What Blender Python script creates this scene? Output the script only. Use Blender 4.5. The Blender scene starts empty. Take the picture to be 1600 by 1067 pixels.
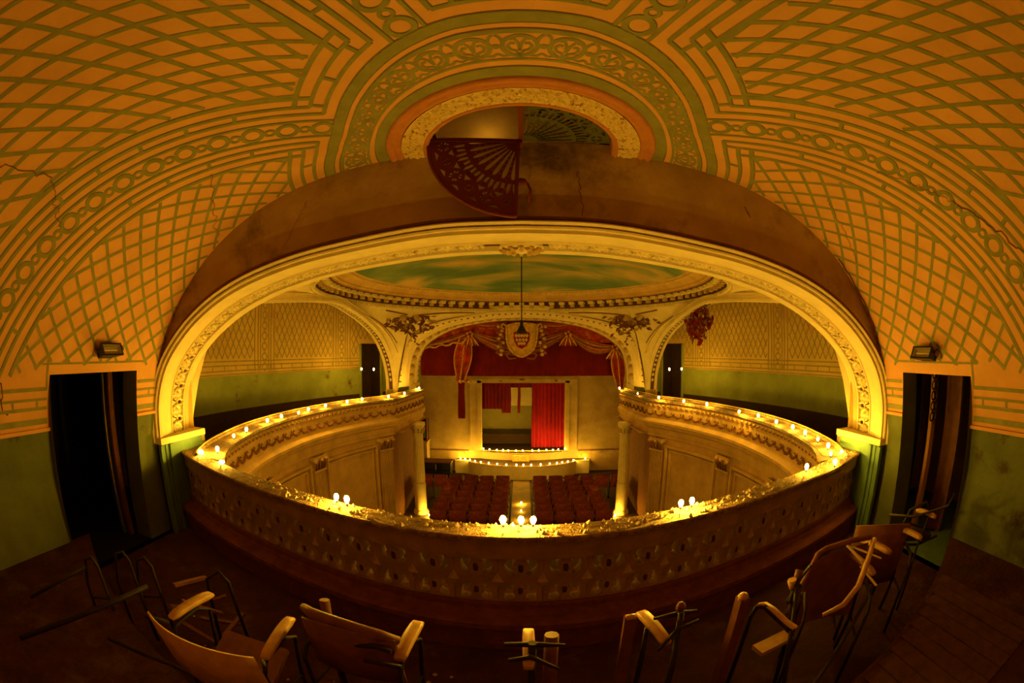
import bpy, bmesh, math, random
from mathutils import Vector, Matrix
random.seed(7)
PI = math.pi
SC = bpy.context.scene
COL = SC.collection

# ------------------------------------------------------------------ camera, world, exposure
cd = bpy.data.cameras.new('camera')
cam = bpy.data.objects.new('camera', cd)
COL.objects.link(cam)
cd.type = 'PANO'
cd.sensor_fit = 'HORIZONTAL'
cd.sensor_width = 36.0
try:
    cd.cycles.panorama_type = 'FISHEYE_EQUISOLID'
    cd.cycles.fisheye_lens = 690 / 1600 * 36.0
    cd.cycles.fisheye_fov = math.radians(200)
except Exception:
    cd.panorama_type = 'FISHEYE_EQUISOLID'
    cd.fisheye_lens = 690 / 1600 * 36.0
    cd.fisheye_fov = math.radians(200)
cam.location = (0, 0, 0)
cam.rotation_euler = (math.radians(90.8), 0, math.radians(1.25))
cd.clip_start = 0.02
SC.camera = cam
w = bpy.data.worlds.new('night'); SC.world = w
w.use_nodes = True
w.node_tree.nodes['Background'].inputs[0].default_value = (0.02, 0.012, 0.004, 1)
w.node_tree.nodes['Background'].inputs[1].default_value = 0.0
SC.view_settings.view_transform = 'Standard'
SC.view_settings.look = 'None'
SC.view_settings.gamma = 1.0
SC.view_settings.use_curve_mapping = False
SC.view_settings.exposure = 0.0
SC.cycles.max_bounces = 6
SC.cycles.diffuse_bounces = 3
SC.cycles.sample_clamp_indirect = 6.0
LIGHT_RGB = (1.0, 0.58, 0.055)
BULB_POWER = 1.0

def area_light(name, loc, rot, size, power, color=LIGHT_RGB, shape='DISK'):
    l = bpy.data.lights.new(name, 'AREA'); l.shape = shape; l.size = size; l.energy = power; l.color = color
    o = bpy.data.objects.new(name, l); COL.objects.link(o); o.location = loc; o.rotation_euler = rot
    return o
def point_light(name, loc, power, color=LIGHT_RGB, r=0.03):
    l = bpy.data.lights.new(name, 'POINT'); l.energy = power; l.color = color; l.shadow_soft_size = r
    o = bpy.data.objects.new(name, l); COL.objects.link(o); o.location = loc
    return o
point_light("added_shaft_light", (-0.35, 3.9, 2.15), 1.1, r=0.05)  # added lamp for the glow in the oculus shaft; its real source is unseen

# ------------------------------------------------------------------ materials
def mat(name, col, rough=0.85, noise=0.0, scale=4.0, dark=None, metal=0.0, spec=0.3, bump=0.0, bscale=30.0, stain=None, stain_scale=1.2, stain_lo=0.55, stain_hi=0.7):
    m = bpy.data.materials.new(name); m.use_nodes = True
    nt = m.node_tree; N = nt.nodes; L = nt.links
    b = N['Principled BSDF']
    b.inputs['Roughness'].default_value = rough
    b.inputs['Metallic'].default_value = metal
    b.inputs['Specular IOR Level'].default_value = spec
    tc = N.new('ShaderNodeTexCoord')
    cur = None
    if noise > 0 or dark is not None:
        n = N.new('ShaderNodeTexNoise'); n.inputs['Scale'].default_value = scale; n.inputs['Detail'].default_value = 8
        n.inputs['Roughness'].default_value = 0.65
        L.new(tc.outputs['Object'], n.inputs['Vector'])
        r = N.new('ShaderNodeValToRGB')
        r.color_ramp.elements[0].position = 0.35; r.color_ramp.elements[1].position = 0.65
        d = dark if dark is not None else tuple(c * (1 - noise) for c in col)
        r.color_ramp.elements[0].color = (*d, 1); r.color_ramp.elements[1].color = (*col, 1)
        L.new(n.outputs['Fac'], r.inputs['Fac']); cur = r.outputs['Color']
    if stain is not None:
        n = N.new('ShaderNodeTexNoise'); n.inputs['Scale'].default_value = stain_scale; n.inputs['Detail'].default_value = 10
        n.inputs['Roughness'].default_value = 0.7
        L.new(tc.outputs['Object'], n.inputs['Vector'])
        r = N.new('ShaderNodeValToRGB')
        r.color_ramp.elements[0].position = stain_lo; r.color_ramp.elements[1].position = stain_hi
        r.color_ramp.elements[0].color = (0, 0, 0, 1); r.color_ramp.elements[1].color = (1, 1, 1, 1)
        L.new(n.outputs['Fac'], r.inputs['Fac'])
        mx = N.new('ShaderNodeMix'); mx.data_type = 'RGBA'
        L.new(r.outputs['Color'], mx.inputs[0])
        if cur: L.new(cur, mx.inputs[6])
        else: mx.inputs[6].default_value = (*col, 1)
        mx.inputs[7].default_value = (*stain, 1)
        cur = mx.outputs[2]
    if cur: L.new(cur, b.inputs['Base Color'])
    else: b.inputs['Base Color'].default_value = (*col, 1)
    if bump > 0:
        n = N.new('ShaderNodeTexNoise'); n.inputs['Scale'].default_value = bscale; n.inputs['Detail'].default_value = 4
        L.new(tc.outputs['Object'], n.inputs['Vector'])
        bp = N.new('ShaderNodeBump'); bp.inputs['Strength'].default_value = bump; bp.inputs['Distance'].default_value = 0.02
        L.new(n.outputs['Fac'], bp.inputs['Height']); L.new(bp.outputs['Normal'], b.inputs['Normal'])
    return m
def emit(name, col, s):
    m = bpy.data.materials.new(name); m.use_nodes = True
    nt = m.node_tree; nt.nodes.clear()
    e = nt.nodes.new('ShaderNodeEmission'); e.inputs[0].default_value = (*col, 1); e.inputs[1].default_value = s
    o = nt.nodes.new('ShaderNodeOutputMaterial'); nt.links.new(e.outputs[0], o.inputs[0])
    return m
M = {}
M['vault'] = mat('vault_plaster', (0.80, 0.42, 0.18), noise=0.14, scale=2.2, bump=0.12, bscale=60, stain=(0.62, 0.30, 0.15), stain_scale=0.9, stain_lo=0.5, stain_hi=0.85)
M['stencil'] = mat('olive_stencil_paint', (0.31, 0.30, 0.11), noise=0.25, scale=7)
M['stencil_dk2'] = mat('faded_stencil_paint', (0.42, 0.32, 0.12), noise=0.3, scale=5)
M['stencil_dk'] = mat('stencil_outline_paint', (0.16, 0.13, 0.06))
M['crack'] = mat('plaster_crack', (0.12, 0.045, 0.02))
M['green_wall'] = mat('green_dado_plaster', (0.15, 0.18, 0.065), noise=0.3, scale=2.5, bump=0.2, bscale=25, stain=(0.07, 0.05, 0.025), stain_scale=1.6, stain_lo=0.58, stain_hi=0.66)
M['arch_wall'] = mat('stained_brown_plaster', (0.62, 0.46, 0.22), dark=(0.44, 0.30, 0.13), scale=1.6, bump=0.25, bscale=18, stain=(0.13, 0.07, 0.04), stain_scale=1.3, stain_lo=0.53, stain_hi=0.72)
M['cream'] = mat('cream_stucco', (0.80, 0.66, 0.42), noise=0.15, scale=5, bump=0.2, bscale=50)
M['cream_lo'] = mat('ochre_stucco', (0.66, 0.42, 0.18), noise=0.25, scale=3, bump=0.2, bscale=40)
M['gilt'] = mat('ochre_relief', (0.62, 0.42, 0.18), noise=0.4, scale=14, bump=0.5, bscale=40)
M['ochre_ground'] = mat('brown_relief_ground', (0.13, 0.055, 0.02), noise=0.4, scale=20)
M['brown'] = mat('brown_relief_paint', (0.25, 0.10, 0.04), noise=0.3, scale=12)
M['pink'] = mat('terracotta_moulding', (0.62, 0.24, 0.09), noise=0.2, scale=8)
M['ring_relief'] = mat('cream_pitted_relief', (0.84, 0.62, 0.28), noise=0.1, scale=10, bump=0.7, bscale=40, stain=(0.30, 0.12, 0.04), stain_scale=24, stain_lo=0.56, stain_hi=0.60)
M['wallpaint'] = mat('gallery_wall_cream', (0.78, 0.56, 0.22), noise=0.25, scale=1.6, bump=0.2, bscale=25, stain=(0.45, 0.26, 0.10), stain_scale=0.8, stain_lo=0.5, stain_hi=0.75)
M['wall_green2'] = mat('gallery_dado_green', (0.36, 0.42, 0.14), noise=0.3, scale=1.4, bump=0.25, bscale=20, stain=(0.16, 0.09, 0.05), stain_scale=1.3, stain_lo=0.62, stain_hi=0.68)
M['dark'] = mat('dark_timber', (0.07, 0.035, 0.022), noise=0.3, scale=6)
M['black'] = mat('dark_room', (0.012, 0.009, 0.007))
M['floor'] = mat('dusty_red_floor', (0.07, 0.016, 0.010), noise=0.5, scale=5, bump=0.5, bscale=22, stain=(0.11, 0.055, 0.03), stain_scale=3, stain_lo=0.52, stain_hi=0.75)
M['rail_top'] = mat('rubble_dusted_rail', (0.34, 0.23, 0.13), dark=(0.14, 0.07, 0.04), scale=16, bump=0.8, bscale=70)
M['bal'] = mat('mauve_painted_balustrade', (0.42, 0.27, 0.14), noise=0.35, scale=6, bump=0.4, bscale=40)
M['bal_red'] = mat('dusty_red_plinth', (0.20, 0.055, 0.032), noise=0.4, scale=9, bump=0.5, bscale=30)
M['sky'] = None
M['red'] = mat('red_velvet', (0.17, 0.005, 0.008), noise=0.35, scale=3, rough=0.95)
M['red_dk'] = mat('dark_torn_red', (0.20, 0.008, 0.008), rough=0.95)
M['red_bright'] = mat('bright_red_curtain', (0.27, 0.003, 0.03), noise=0.2, scale=3, rough=0.9)
M['red_paint'] = mat('painted_red_drapery', (0.50, 0.045, 0.015), dark=(0.16, 0.02, 0.012), scale=5, stain=(0.55, 0.30, 0.05), stain_scale=4, stain_lo=0.55, stain_hi=0.72)
M['gold'] = mat('gold_trim', (0.70, 0.43, 0.10), noise=0.5, scale=12, rough=0.5)
M['gold_dk'] = mat('painted_gold_fold', (0.52, 0.24, 0.05), noise=0.5, scale=9)
M['maroon'] = mat('maroon_fretwork', (0.17, 0.028, 0.018), rough=0.7)
M['green_dark'] = mat('dark_green_fretwork', (0.12, 0.12, 0.05), noise=0.3, scale=15)
M['iron'] = mat('rusty_iron', (0.035, 0.02, 0.015), rough=0.6, noise=0.4, scale=20, metal=0.3)
M['wood'] = mat('worn_varnished_wood', (0.62, 0.36, 0.14), noise=0.3, scale=12, rough=0.45, spec=0.5)
M['wood_dk'] = mat('worn_dark_wood', (0.22, 0.075, 0.028), noise=0.4, scale=10, rough=0.55)
M['carpet'] = mat('worn_carpet', (0.30, 0.19, 0.09), noise=0.3, scale=4)
M['olive_wall'] = mat('olive_backstage_wall', (0.34, 0.29, 0.12), noise=0.2, scale=2)
M['loz'] = mat('pale_lozenge_paint', (0.55, 0.42, 0.26), noise=0.3, scale=20)
M['stem'] = mat('dark_baluster_paint', (0.09, 0.045, 0.025), noise=0.3, scale=20)
M['plank'] = mat('dusty_dark_boards', (0.10, 0.035, 0.02), noise=0.4, scale=12)
M['seat'] = mat('worn_red_seat_fabric', (0.20, 0.03, 0.022), noise=0.5, scale=9, stain=(0.28, 0.13, 0.06), stain_scale=6, stain_lo=0.6, stain_hi=0.7)
M['stage_wall'] = mat('stage_wall_plaster', (0.62, 0.46, 0.24), noise=0.3, scale=1.5, bump=0.2, bscale=20, stain=(0.38, 0.22, 0.10), stain_scale=0.9, stain_lo=0.5, stain_hi=0.8)
M['teal'] = mat('teal_painted_wood', (0.15, 0.27, 0.16), noise=0.25, scale=6)
M['lamp_black'] = mat('black_enamel', (0.012, 0.01, 0.009), rough=0.4)
M['reflector'] = mat('dull_aluminium_reflector', (0.6, 0.55, 0.45), rough=0.35, metal=0.8)
M['rubble'] = mat('plaster_rubble', (0.66, 0.50, 0.33), noise=0.5, scale=30)
M['bulb'] = emit('lit_bulb', (1.0, 0.54, 0.03), 720)
M['bulb_hi'] = emit('bright_lit_bulb', (1.0, 0.54, 0.03), 1350)
M['bulb_st'] = emit('footlight_bulb', (1.0, 0.54, 0.03), 420)
M['bulb_lo'] = emit('dim_lit_bulb', (1.0, 0.55, 0.03), 200)
# painted sky
def sky_mat():
    m = bpy.data.materials.new('painted_sky'); m.use_nodes = True
    nt = m.node_tree; N = nt.nodes; L = nt.links; b = N['Principled BSDF']; b.inputs['Roughness'].default_value = 0.9
    tc = N.new('ShaderNodeTexCoord'); mp = N.new('ShaderNodeMapping'); mp.inputs['Scale'].default_value = (0.28, 0.55, 1)
    n = N.new('ShaderNodeTexNoise'); n.inputs['Scale'].default_value = 1.6; n.inputs['Detail'].default_value = 7; n.inputs['Distortion'].default_value = 0.6
    r = N.new('ShaderNodeValToRGB'); e = r.color_ramp.elements
    e[0].position = 0.40; e[0].color = (0.09, 0.19, 0.13, 1); e[1].position = 0.66; e[1].color = (0.62, 0.42, 0.20, 1)
    k = e.new(0.50); k.color = (0.20, 0.28, 0.17, 1)
    L.new(tc.outputs['Object'], mp.inputs['Vector']); L.new(mp.outputs[0], n.inputs['Vector'])
    L.new(n.outputs['Fac'], r.inputs['Fac']); L.new(r.outputs['Color'], b.inputs['Base Color'])
    return m
M['sky'] = sky_mat()

# ------------------------------------------------------------------ helpers
def tag(o, label=None, cat=None, group=None, kind=None):
    if label: o['label'] = label
    if cat: o['category'] = cat
    if group: o['group'] = group
    if kind: o['kind'] = kind
    return o
def empty(name, loc=(0, 0, 0), rz=0.0):
    o = bpy.data.objects.new(name, None); COL.objects.link(o); o.location = loc; o.rotation_euler = (0, 0, rz)
    o.empty_display_size = 0.1
    return o
def copy_tree(o, parent=None):
    c = o.copy(); COL.objects.link(c)
    if parent is not None:
        c.parent = parent
    for ch in list(o.children): copy_tree(ch, c)
    return c

class MB:
    def __init__(s): s.v = []; s.f = []; s.m = []; s.mats = []; s.sm = []
    def mi(s, m):
        if m not in s.mats: s.mats.append(m)
        return s.mats.index(m)
    def add(s, vs, fs, m, smooth=False):
        b = len(s.v); k = s.mi(m)
        s.v.extend([tuple(q) for q in vs])
        for f in fs:
            s.f.append(tuple(b + i for i in f)); s.m.append(k); s.sm.append(smooth)
    def box(s, c, size, m, rz=0.0, rot=None):
        x, y, z = [k / 2 for k in size]
        R = rot if rot is not None else Matrix.Rotation(rz, 3, 'Z')
        vs = [Vector(c) + R @ Vector((a * x, b * y, d * z)) for a in (-1, 1) for b in (-1, 1) for d in (-1, 1)]
        s.add(vs, [(0, 1, 3, 2), (4, 6, 7, 5), (0, 4, 5, 1), (2, 3, 7, 6), (0, 2, 6, 4), (1, 5, 7, 3)], m)
    def grid(s, rows, m, smooth=True, closed=False, flip=False):
        n = len(rows[0]); vs = [p for r in rows for p in r]; fs = []
        for i in range(len(rows) - 1):
            for j in range(n - (0 if closed else 1)):
                a = i * n + j; b = i * n + (j + 1) % n; f = (a, b, b + n, a + n)
                fs.append(f[::-1] if flip else f)
        s.add(vs, fs, m, smooth)
    def tube(s, pts, r, m, n=7, cap=True):
        pts = [Vector(p) for p in pts]; rows = []
        up = Vector((0, 0, 1)); prev = None
        for i, p in enumerate(pts):
            d = (pts[min(i + 1, len(pts) - 1)] - pts[max(i - 1, 0)]).normalized()
            if prev is None:
                a = d.cross(up if abs(d.z) < 0.9 else Vector((1, 0, 0))).normalized()
            else:
                a = (prev - d * prev.dot(d)).normalized()
            prev = a; b = d.cross(a); rr = r[i] if isinstance(r, (list, tuple)) else r
            rows.append([p + (a * math.cos(2 * PI * k / n) + b * math.sin(2 * PI * k / n)) * rr for k in range(n)])
        base = len(s.v); s.grid(rows, m, True, closed=True)
        if cap:
            k = s.mi(m); L = len(rows)
            s.f.append(tuple(base + j for j in range(n))[::-1]); s.m.append(k); s.sm.append(False)
            s.f.append(tuple(base + (L - 1) * n + j for j in range(n))); s.m.append(k); s.sm.append(False)
    def lathe(s, c, prof, m, n=16, smooth=True):
        rows = [[(c[0] + r * math.cos(2 * PI * k / n), c[1] + r * math.sin(2 * PI * k / n), c[2] + z) for k in range(n)] for r, z in prof]
        s.grid(rows, m, smooth, closed=True)
    def blob(s, c, r, m, seed=0, n=6, k=5, jit=0.25):
        rnd = random.Random(seed); rows = []
        for i in range(k + 1):
            t = PI * i / k
            rows.append([(c[0] + r[0] * math.sin(t) * math.cos(2 * PI * j / n) * (1 + jit * (rnd.random() - .5)),
                          c[1] + r[1] * math.sin(t) * math.sin(2 * PI * j / n) * (1 + jit * (rnd.random() - .5)),
                          c[2] + r[2] * math.cos(t)) for j in range(n)])
        s.grid(rows, m, True, closed=True)
    def build(s, name, parent=None, loc=None):
        me = bpy.data.meshes.new(name); me.from_pydata(s.v, [], s.f)
        for m in s.mats: me.materials.append(m)
        me.polygons.foreach_set('material_index', s.m); me.polygons.foreach_set('use_smooth', s.sm)
        me.update()
        o = bpy.data.objects.new(name, me); COL.objects.link(o)
        if parent is not None: o.parent = parent
        if loc is not None: o.location = loc
        return o
def link_mesh(name, me, parent=None, loc=None, mtx=None):
    o = bpy.data.objects.new(name, me); COL.objects.link(o)
    if parent is not None: o.parent = parent
    if mtx is not None: o.matrix_basis = mtx
    elif loc is not None: o.location = loc
    return o
def plate_mesh(name, outlines, thick, material, res=1):
    """flat plate in the XY plane with holes (closed outlines, even-odd fill) and real thickness"""
    cu = bpy.data.curves.new(name, 'CURVE'); cu.dimensions = '2D'; cu.fill_mode = 'BOTH'; cu.extrude = thick / 2
    for o in outlines:
        sp = cu.splines.new('POLY'); sp.points.add(len(o) - 1)
        for p, q in zip(sp.points, o): p.co = (q[0], q[1], 0, 1)
        sp.use_cyclic_u = True
    ob = bpy.data.objects.new(name, cu); COL.objects.link(ob)
    bpy.context.view_layer.update()
    dg = bpy.context.evaluated_depsgraph_get()
    me = bpy.data.meshes.new_from_object(ob.evaluated_get(dg), depsgraph=dg)
    me.name = name; bpy.data.objects.remove(ob); bpy.data.curves.remove(cu)
    me.materials.clear(); me.materials.append(material)
    return me
def catmull(P, n):
    P = [Vector(p) for p in P]; out = []
    Q = [2 * P[0] - P[1]] + P + [2 * P[-1] - P[-2]]
    seg = len(P) - 1; dense = []
    for i in range(seg):
        p0, p1, p2, p3 = Q[i:i + 4]
        for k in range(24):
            t = k / 24
            dense.append(0.5 * ((2 * p1) + (p2 - p0) * t + (2 * p0 - 5 * p1 + 4 * p2 - p3) * t * t + (3 * p1 - p0 - 3 * p2 + p3) * t ** 3))
    dense.append(P[-1])
    return resample(dense, n)
def resample(P, n):
    P = [Vector(p) for p in P]
    L = [0.0]
    for a, b in zip(P, P[1:]): L.append(L[-1] + (b - a).length)
    out = []; j = 0
    for i in range(n):
        t = L[-1] * i / (n - 1)
        while j < len(P) - 2 and L[j + 1] < t: j += 1
        d = L[j + 1] - L[j]
        out.append(P[j].lerp(P[j + 1], 0 if d == 0 else min(1, (t - L[j]) / d)))
    return out
def ellipse(cx, cy, rx, ry, n=20, a0=0, a1=2 * PI):
    full = abs(a1 - a0 - 2 * PI) < 1e-6
    return [(cx + rx * math.cos(a0 + (a1 - a0) * k / (n if full else n - 1)), cy + ry * math.sin(a0 + (a1 - a0) * k / (n if full else n - 1))) for k in range(n)]
def thick_line(pts, w):
    """outline polygon of a 2D polyline with width w"""
    L = []; R = []
    for i, p in enumerate(pts):
        a = Vector(pts[max(i - 1, 0)]); b = Vector(pts[min(i + 1, len(pts) - 1)]); d = (b - a)
        d = d.normalized() if d.length > 0 else Vector((1, 0)); n = Vector((-d.y, d.x)) * (w / 2 if not isinstance(w, list) else w[i] / 2)
        q = Vector(p); L.append(tuple(q + n)); R.append(tuple(q - n))
    return L + R[::-1]

# ------------------------------------------------------------------ rear gallery: barrel vault
WY = 3.40                 # plane of the arch wall
VA, VN, VZC, VTOP = 4.0, 2.8, -2.0, 1.65
def _vz(x): return VZC + (VTOP - VZC) * max(0.0, 1 - (min(abs(x), VA) / VA) ** VN) ** (1 / VN)
_tab = []
_s = 0.0; _px, _pz = 0.0, VTOP
for i in range(1, 3001):
    th = i / 3000
    x = VA * (1 - (1 - th) ** 3); z = _vz(x)
    _s += math.hypot(x - _px, z - _pz); _px, _pz = x, z
    _tab.append((_s, x, z))
_tab.insert(0, (0.0, 0.0, VTOP))
import bisect
_ks = [t[0] for t in _tab]
def VXZ(s):
    a = abs(s); i = min(max(bisect.bisect(_ks, a), 1), len(_tab) - 1)
    s0, x0, z0 = _tab[i - 1]; s1, x1, z1 = _tab[i]
    t = min(1.0, max(0.0, (a - s0) / max(s1 - s0, 1e-9)))
    return (x0 + (x1 - x0) * t) * (1 if s >= 0 else -1), z0 + (z1 - z0) * t
def s_at_z(z):
    return next(t[0] for t in _tab if t[2] <= z)
def x_at_z(z):
    if z <= VZC: return VA
    return VA * (1 - ((z - VZC) / (VTOP - VZC)) ** VN) ** (1 / VN)
S_SPR = s_at_z(-0.10)
def vault_pt(s, yp, off=0.003):
    x, z = VXZ(s); x2, z2 = VXZ(s + (0.01 if s >= 0 else -0.01))
    t = Vector((x2 - x, 0, z2 - z)).normalized() * (1 if s >= 0 else -1)
    n = Vector((-t.z, 0, t.x)); 
    if n.z > 0: n = -n
    if abs(n.z) < 1e-3: n = Vector((-1 if s > 0 else 1, 0, 0))
    return Vector((x, WY - yp, z)) + n * off
BACK_Y = -2.6
HOLE_R = 0.79
def build_vault():
    mb = MB(); ns = 84; ny = 92
    ss = [-S_SPR + 2 * S_SPR * i / ns for i in range(ns + 1)]
    yy = [(WY - BACK_Y) * (j / ny) ** 1.15 for j in range(ny + 1)]
    P = [[vault_pt(s, y, 0) for s in ss] for y in yy]
    vs = [p for r in P for p in r]; n = ns + 1; fs = []
    for j in range(ny):
        for i in range(ns):
            cs = (ss[i] + ss[i + 1]) / 2; cy = (yy[j] + yy[j + 1]) / 2
            if math.hypot(cs, cy) < 1.05: continue
            fs.append((j * n + i, (j + 1) * n + i, (j + 1) * n + i + 1, j * n + i + 1))
    mb.add(vs, fs, M['vault'], True)
    return mb.build('ceiling')
ceiling = tag(build_vault(), kind='structure')

# painted decoration: flat stencil paint drawn on the vault, laid out in the vault's own arc length
class Paint:
    def __init__(s, mp): s.mb = MB(); s.mp = mp
    def line(s, pts, w, m, closed=False, step=0.07, off=0.004):
        P = [Vector(p[:2]) for p in pts]
        if closed: P.append(P[0])
        D = [P[0]]
        for a, b in zip(P, P[1:]):
            k = max(1, int((b - a).length / step))
            for i in range(1, k + 1): D.append(a.lerp(b, i / k))
        rows = []
        for i, p in enumerate(D):
            a = D[i - 1] if i > 0 else (D[-2] if closed else D[0]); b = D[i + 1] if i < len(D) - 1 else (D[1] if closed else D[-1])
            d = (b - a)
            if d.length < 1e-9: continue
            d = d.normalized(); n = Vector((-d.y, d.x)) * w / 2
            rows.append([s.mp(*(p + n), off), s.mp(*(p - n), off)])
        if len(rows) > 1: s.mb.grid(rows, m, False)
    def disc(s, c, r, m, n=10, off=0.004):
        vs = [s.mp(c[0], c[1], off)] + [s.mp(c[0] + r * math.cos(2 * PI * k / n), c[1] + r * math.sin(2 * PI * k / n), off) for k in range(n)]
        s.mb.add(vs, [(0, 1 + k, 1 + (k + 1) % n) for k in range(n)], m)
    def ring(s, c, r, w, m, n=18, off=0.004):
        s.line(ellipse(c[0], c[1], r, r, n), w, m, closed=True, step=1, off=off)
GT = [(0, 1), (13, 1), (24, .975), (41, .925), (55, .895), (65, .89), (75, .92), (84, .97), (90, 1.0)]
def gfac(r, phi):
    a = abs(math.degrees(phi)); a = min(a, 90)
    for (a0, g0), (a1, g1) in zip(GT, GT[1:]):
        if a <= a1:
            g = g0 + (g1 - g0) * (a - a0) / (a1 - a0); break
    return 1 - (1 - g) * min(1, max(0, (r - 1.1) / 0.5))
def pol(r, phi): 
    g = gfac(r, phi); return (r * g * math.sin(phi), r * g * math.cos(phi))
def D(a): return math.radians(a)
ST, SD = M['stencil'], M['stencil_dk']
S_DADO = s_at_z(-0.30)
def outlined(pt, pts, w, closed=False, sh=0.006, step=0.07):
    pt.line([(p[0] + sh, p[1] + sh) for p in pts], w, SD, closed, off=0.002, step=step)
    pt.line(pts, w, ST, closed, off=0.004, step=step)
# rings
pr = Paint(vault_pt)
def arc(r, a0, a1, n=60): return [pol(r, D(a0 + (a1 - a0) * i / n)) for i in range(n + 1)]
pr.line(arc(1.17, -90, 90), 0.10, ST, step=1); pr.line(arc(1.228, -90, 90), 0.012, SD, step=1)
pr.line(arc(1.30, -90, 90), 0.022, ST, step=1); pr.line(arc(1.57, -90, 90), 0.035, ST, step=1)
pr.line(arc(1.595, -90, 90), 0.010, SD, step=1)
pr.line(arc(1.695, -90, 90), 0.085, ST, step=1); pr.line(arc(1.742, -90, 90), 0.012, SD, step=1); pr.line(arc(1.648, -90, 90), 0.010, SD, step=1)
ring_paint = pr.mb.build('painted_ring', ceiling)
# scrolls between the rings
ps = Paint(vault_pt)
def local(r0, phi0, u, v): return pol(r0 + v, phi0 + u / r0)
for k in range(-8, 9):
    ph = D(k * 10.6)
    if abs(k * 10.6) > 88: continue
    def loc(pts): return [local(1.43, ph, a, b) for a, b in pts]
    ps.line(loc(ellipse(0, 0.0, 0.098, 0.098, 22, D(-75), D(255))), 0.028, ST, step=1)
    for sx in (-1, 1):
        ps.line(loc([(0.0, -0.10), (sx * 0.02, -0.05), (sx * 0.055, -0.035), (sx * 0.068, 0.0), (sx * 0.05, 0.028), (sx * 0.028, 0.02)]), 0.02, ST, step=1)
        ps.line(loc([(0.0, -0.04), (sx * 0.012, 0.03), (sx * 0.03, 0.07), (sx * 0.052, 0.062)]), 0.018, ST, step=1)
        ps.line(loc([(sx * 0.098, 0.0), (sx * 0.132, 0.0)]), 0.026, ST, step=1)
        ps.line(loc([(sx * 0.09, 0.035), (sx * 0.105, 0.085), (sx * 0.125, 0.11)]), 0.02, ST, step=1)
        ps.line(loc([(sx * 0.05, -0.085), (sx * 0.10, -0.10), (sx * 0.132, -0.07)]), 0.018, ST, step=1)
    ps.disc(local(1.43, ph, 0, -0.095), 0.026, ST)
    ps.disc(local(1.43, ph + D(5.3), 0, 0.0), 0.022, ST)
ps.mb.build('painted_scrollwork', ceiling)
# radial borders with chains of circles, brick borders, lattice panels
BANDS = (-61.3, -20.0, 20.0, 61.3)
A1, A2, A3 = 2.09, 1.965, 1.845
def band_pt(b, t, d):
    p = D(b); return (t * math.sin(p) + d * math.cos(p), t * math.cos(p) - d * math.sin(p))
def clip_ok(s, y): return abs(s) < S_DADO and 0.0 < y < 5.9
S_SOFT = s_at_z(-0.22)
def door_zone(s, y):
    return abs(s) > s_at_z(-0.17) and (0.3 < y < 1.66)
pb = Paint(vault_pt); pc = Paint(vault_pt); pl = Paint(vault_pt)
def t_start(b, R, d):
    p = D(b); a = b + math.copysign(math.degrees(math.asin(min(1, abs(d) / 1.9))), d); g = gfac(R, D(a))
    return math.sqrt(max(0.01, (R * g) ** 2 - d * d))
def band_run(b, R, d, w, pt=pb):
    t = t_start(b, R, d); run = []
    while t < 7:
        q = band_pt(b, t, d)
        if not clip_ok(*q): break
        run.append(q); t += 0.07
    if len(run) > 1: outlined(pt, run, w)
for b in BANDS:
    for sd in (-1, 1):
        band_run(b, 1.745, sd * 0.112, 0.024)
        band_run(b, A3, sd * 0.205, 0.030)
        band_run(b, A2, sd * 0.295, 0.030)
        band_run(b, A2 - 0.01, sd * 0.405, 0.036)
        t = A2 + 0.22 + (0.1 if sd > 0 else 0)
        while t < 6.5:
            q0, q1 = band_pt(b, t, sd * 0.205), band_pt(b, t, sd * 0.295)
            if clip_ok(*q0) and clip_ok(*q1): outlined(pb, [q0, q1], 0.03)
            t += 0.36
    t = 1.745 * gfac(1.745, D(b)) + 0.075; big = True
    while t < 6.6:
        q = band_pt(b, t, 0)
        if not clip_ok(*q): break
        if big:
            pc.ring((q[0] + .004, q[1] + .004), 0.076, 0.038, SD, off=0.002); pc.ring(q, 0.076, 0.036, ST)
        else:
            pc.ring((q[0] + .003, q[1] + .003), 0.036, 0.026, SD, n=12, off=0.002); pc.ring(q, 0.036, 0.024, ST, n=12)
        big = not big; t += 0.1335
EDGES = [-90] + list(BANDS) + [90]
SECT = []
for a, b in zip(EDGES, EDGES[1:]):
    c0 = {-90: -81.0, 61.3: 81.0}.get(a, (a + b) / 2)
    SECT.append((a, b, c0))
    for R, d, wd in ((A3, 0.205, 0.030), (A2, 0.295, 0.030), (A1, 0.405, 0.036)):
        def lim(e, sg):
            if abs(e) == 90: return e
            return e + sg * math.degrees(math.asin((d if R != A1 else 0.295) / (R * gfac(R, D(e + sg * 11)))))
        a0, a1 = lim(a, 1), lim(b, -1)
        outlined(pb, arc(R, a0, a1, 24), wd, step=1)
    k0 = int((b - a) / 9)
    for i in range(1, k0):
        ph = a + (b - a) * i / k0
        g = abs(ph - a) if abs(a) != 90 else 99; g2 = abs(ph - b) if abs(b) != 90 else 99
        if min(g, g2) > 8.2: outlined(pb, [pol(A3, D(ph)), pol(A2, D(ph))], 0.028)
def perp_d(s, y, b):
    p = D(b); return s * math.cos(p) - y * math.sin(p)
def in_sector(s, y, sec):
    a, b, c0 = sec
    if not clip_ok(s, y) or door_zone(s, y) or abs(s) > S_SOFT: return False
    if math.hypot(s, y) < A1 * gfac(A1, math.atan2(s, y)): return False
    if abs(a) != 90 and perp_d(s, y, a) < 0.405: return False
    if abs(b) != 90 and perp_d(s, y, b) > -0.405: return False
    return True
KC = 0.62
def flush(run):
    if len(run) > 1: pl.line(run, 0.031, ST, step=1)
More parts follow.
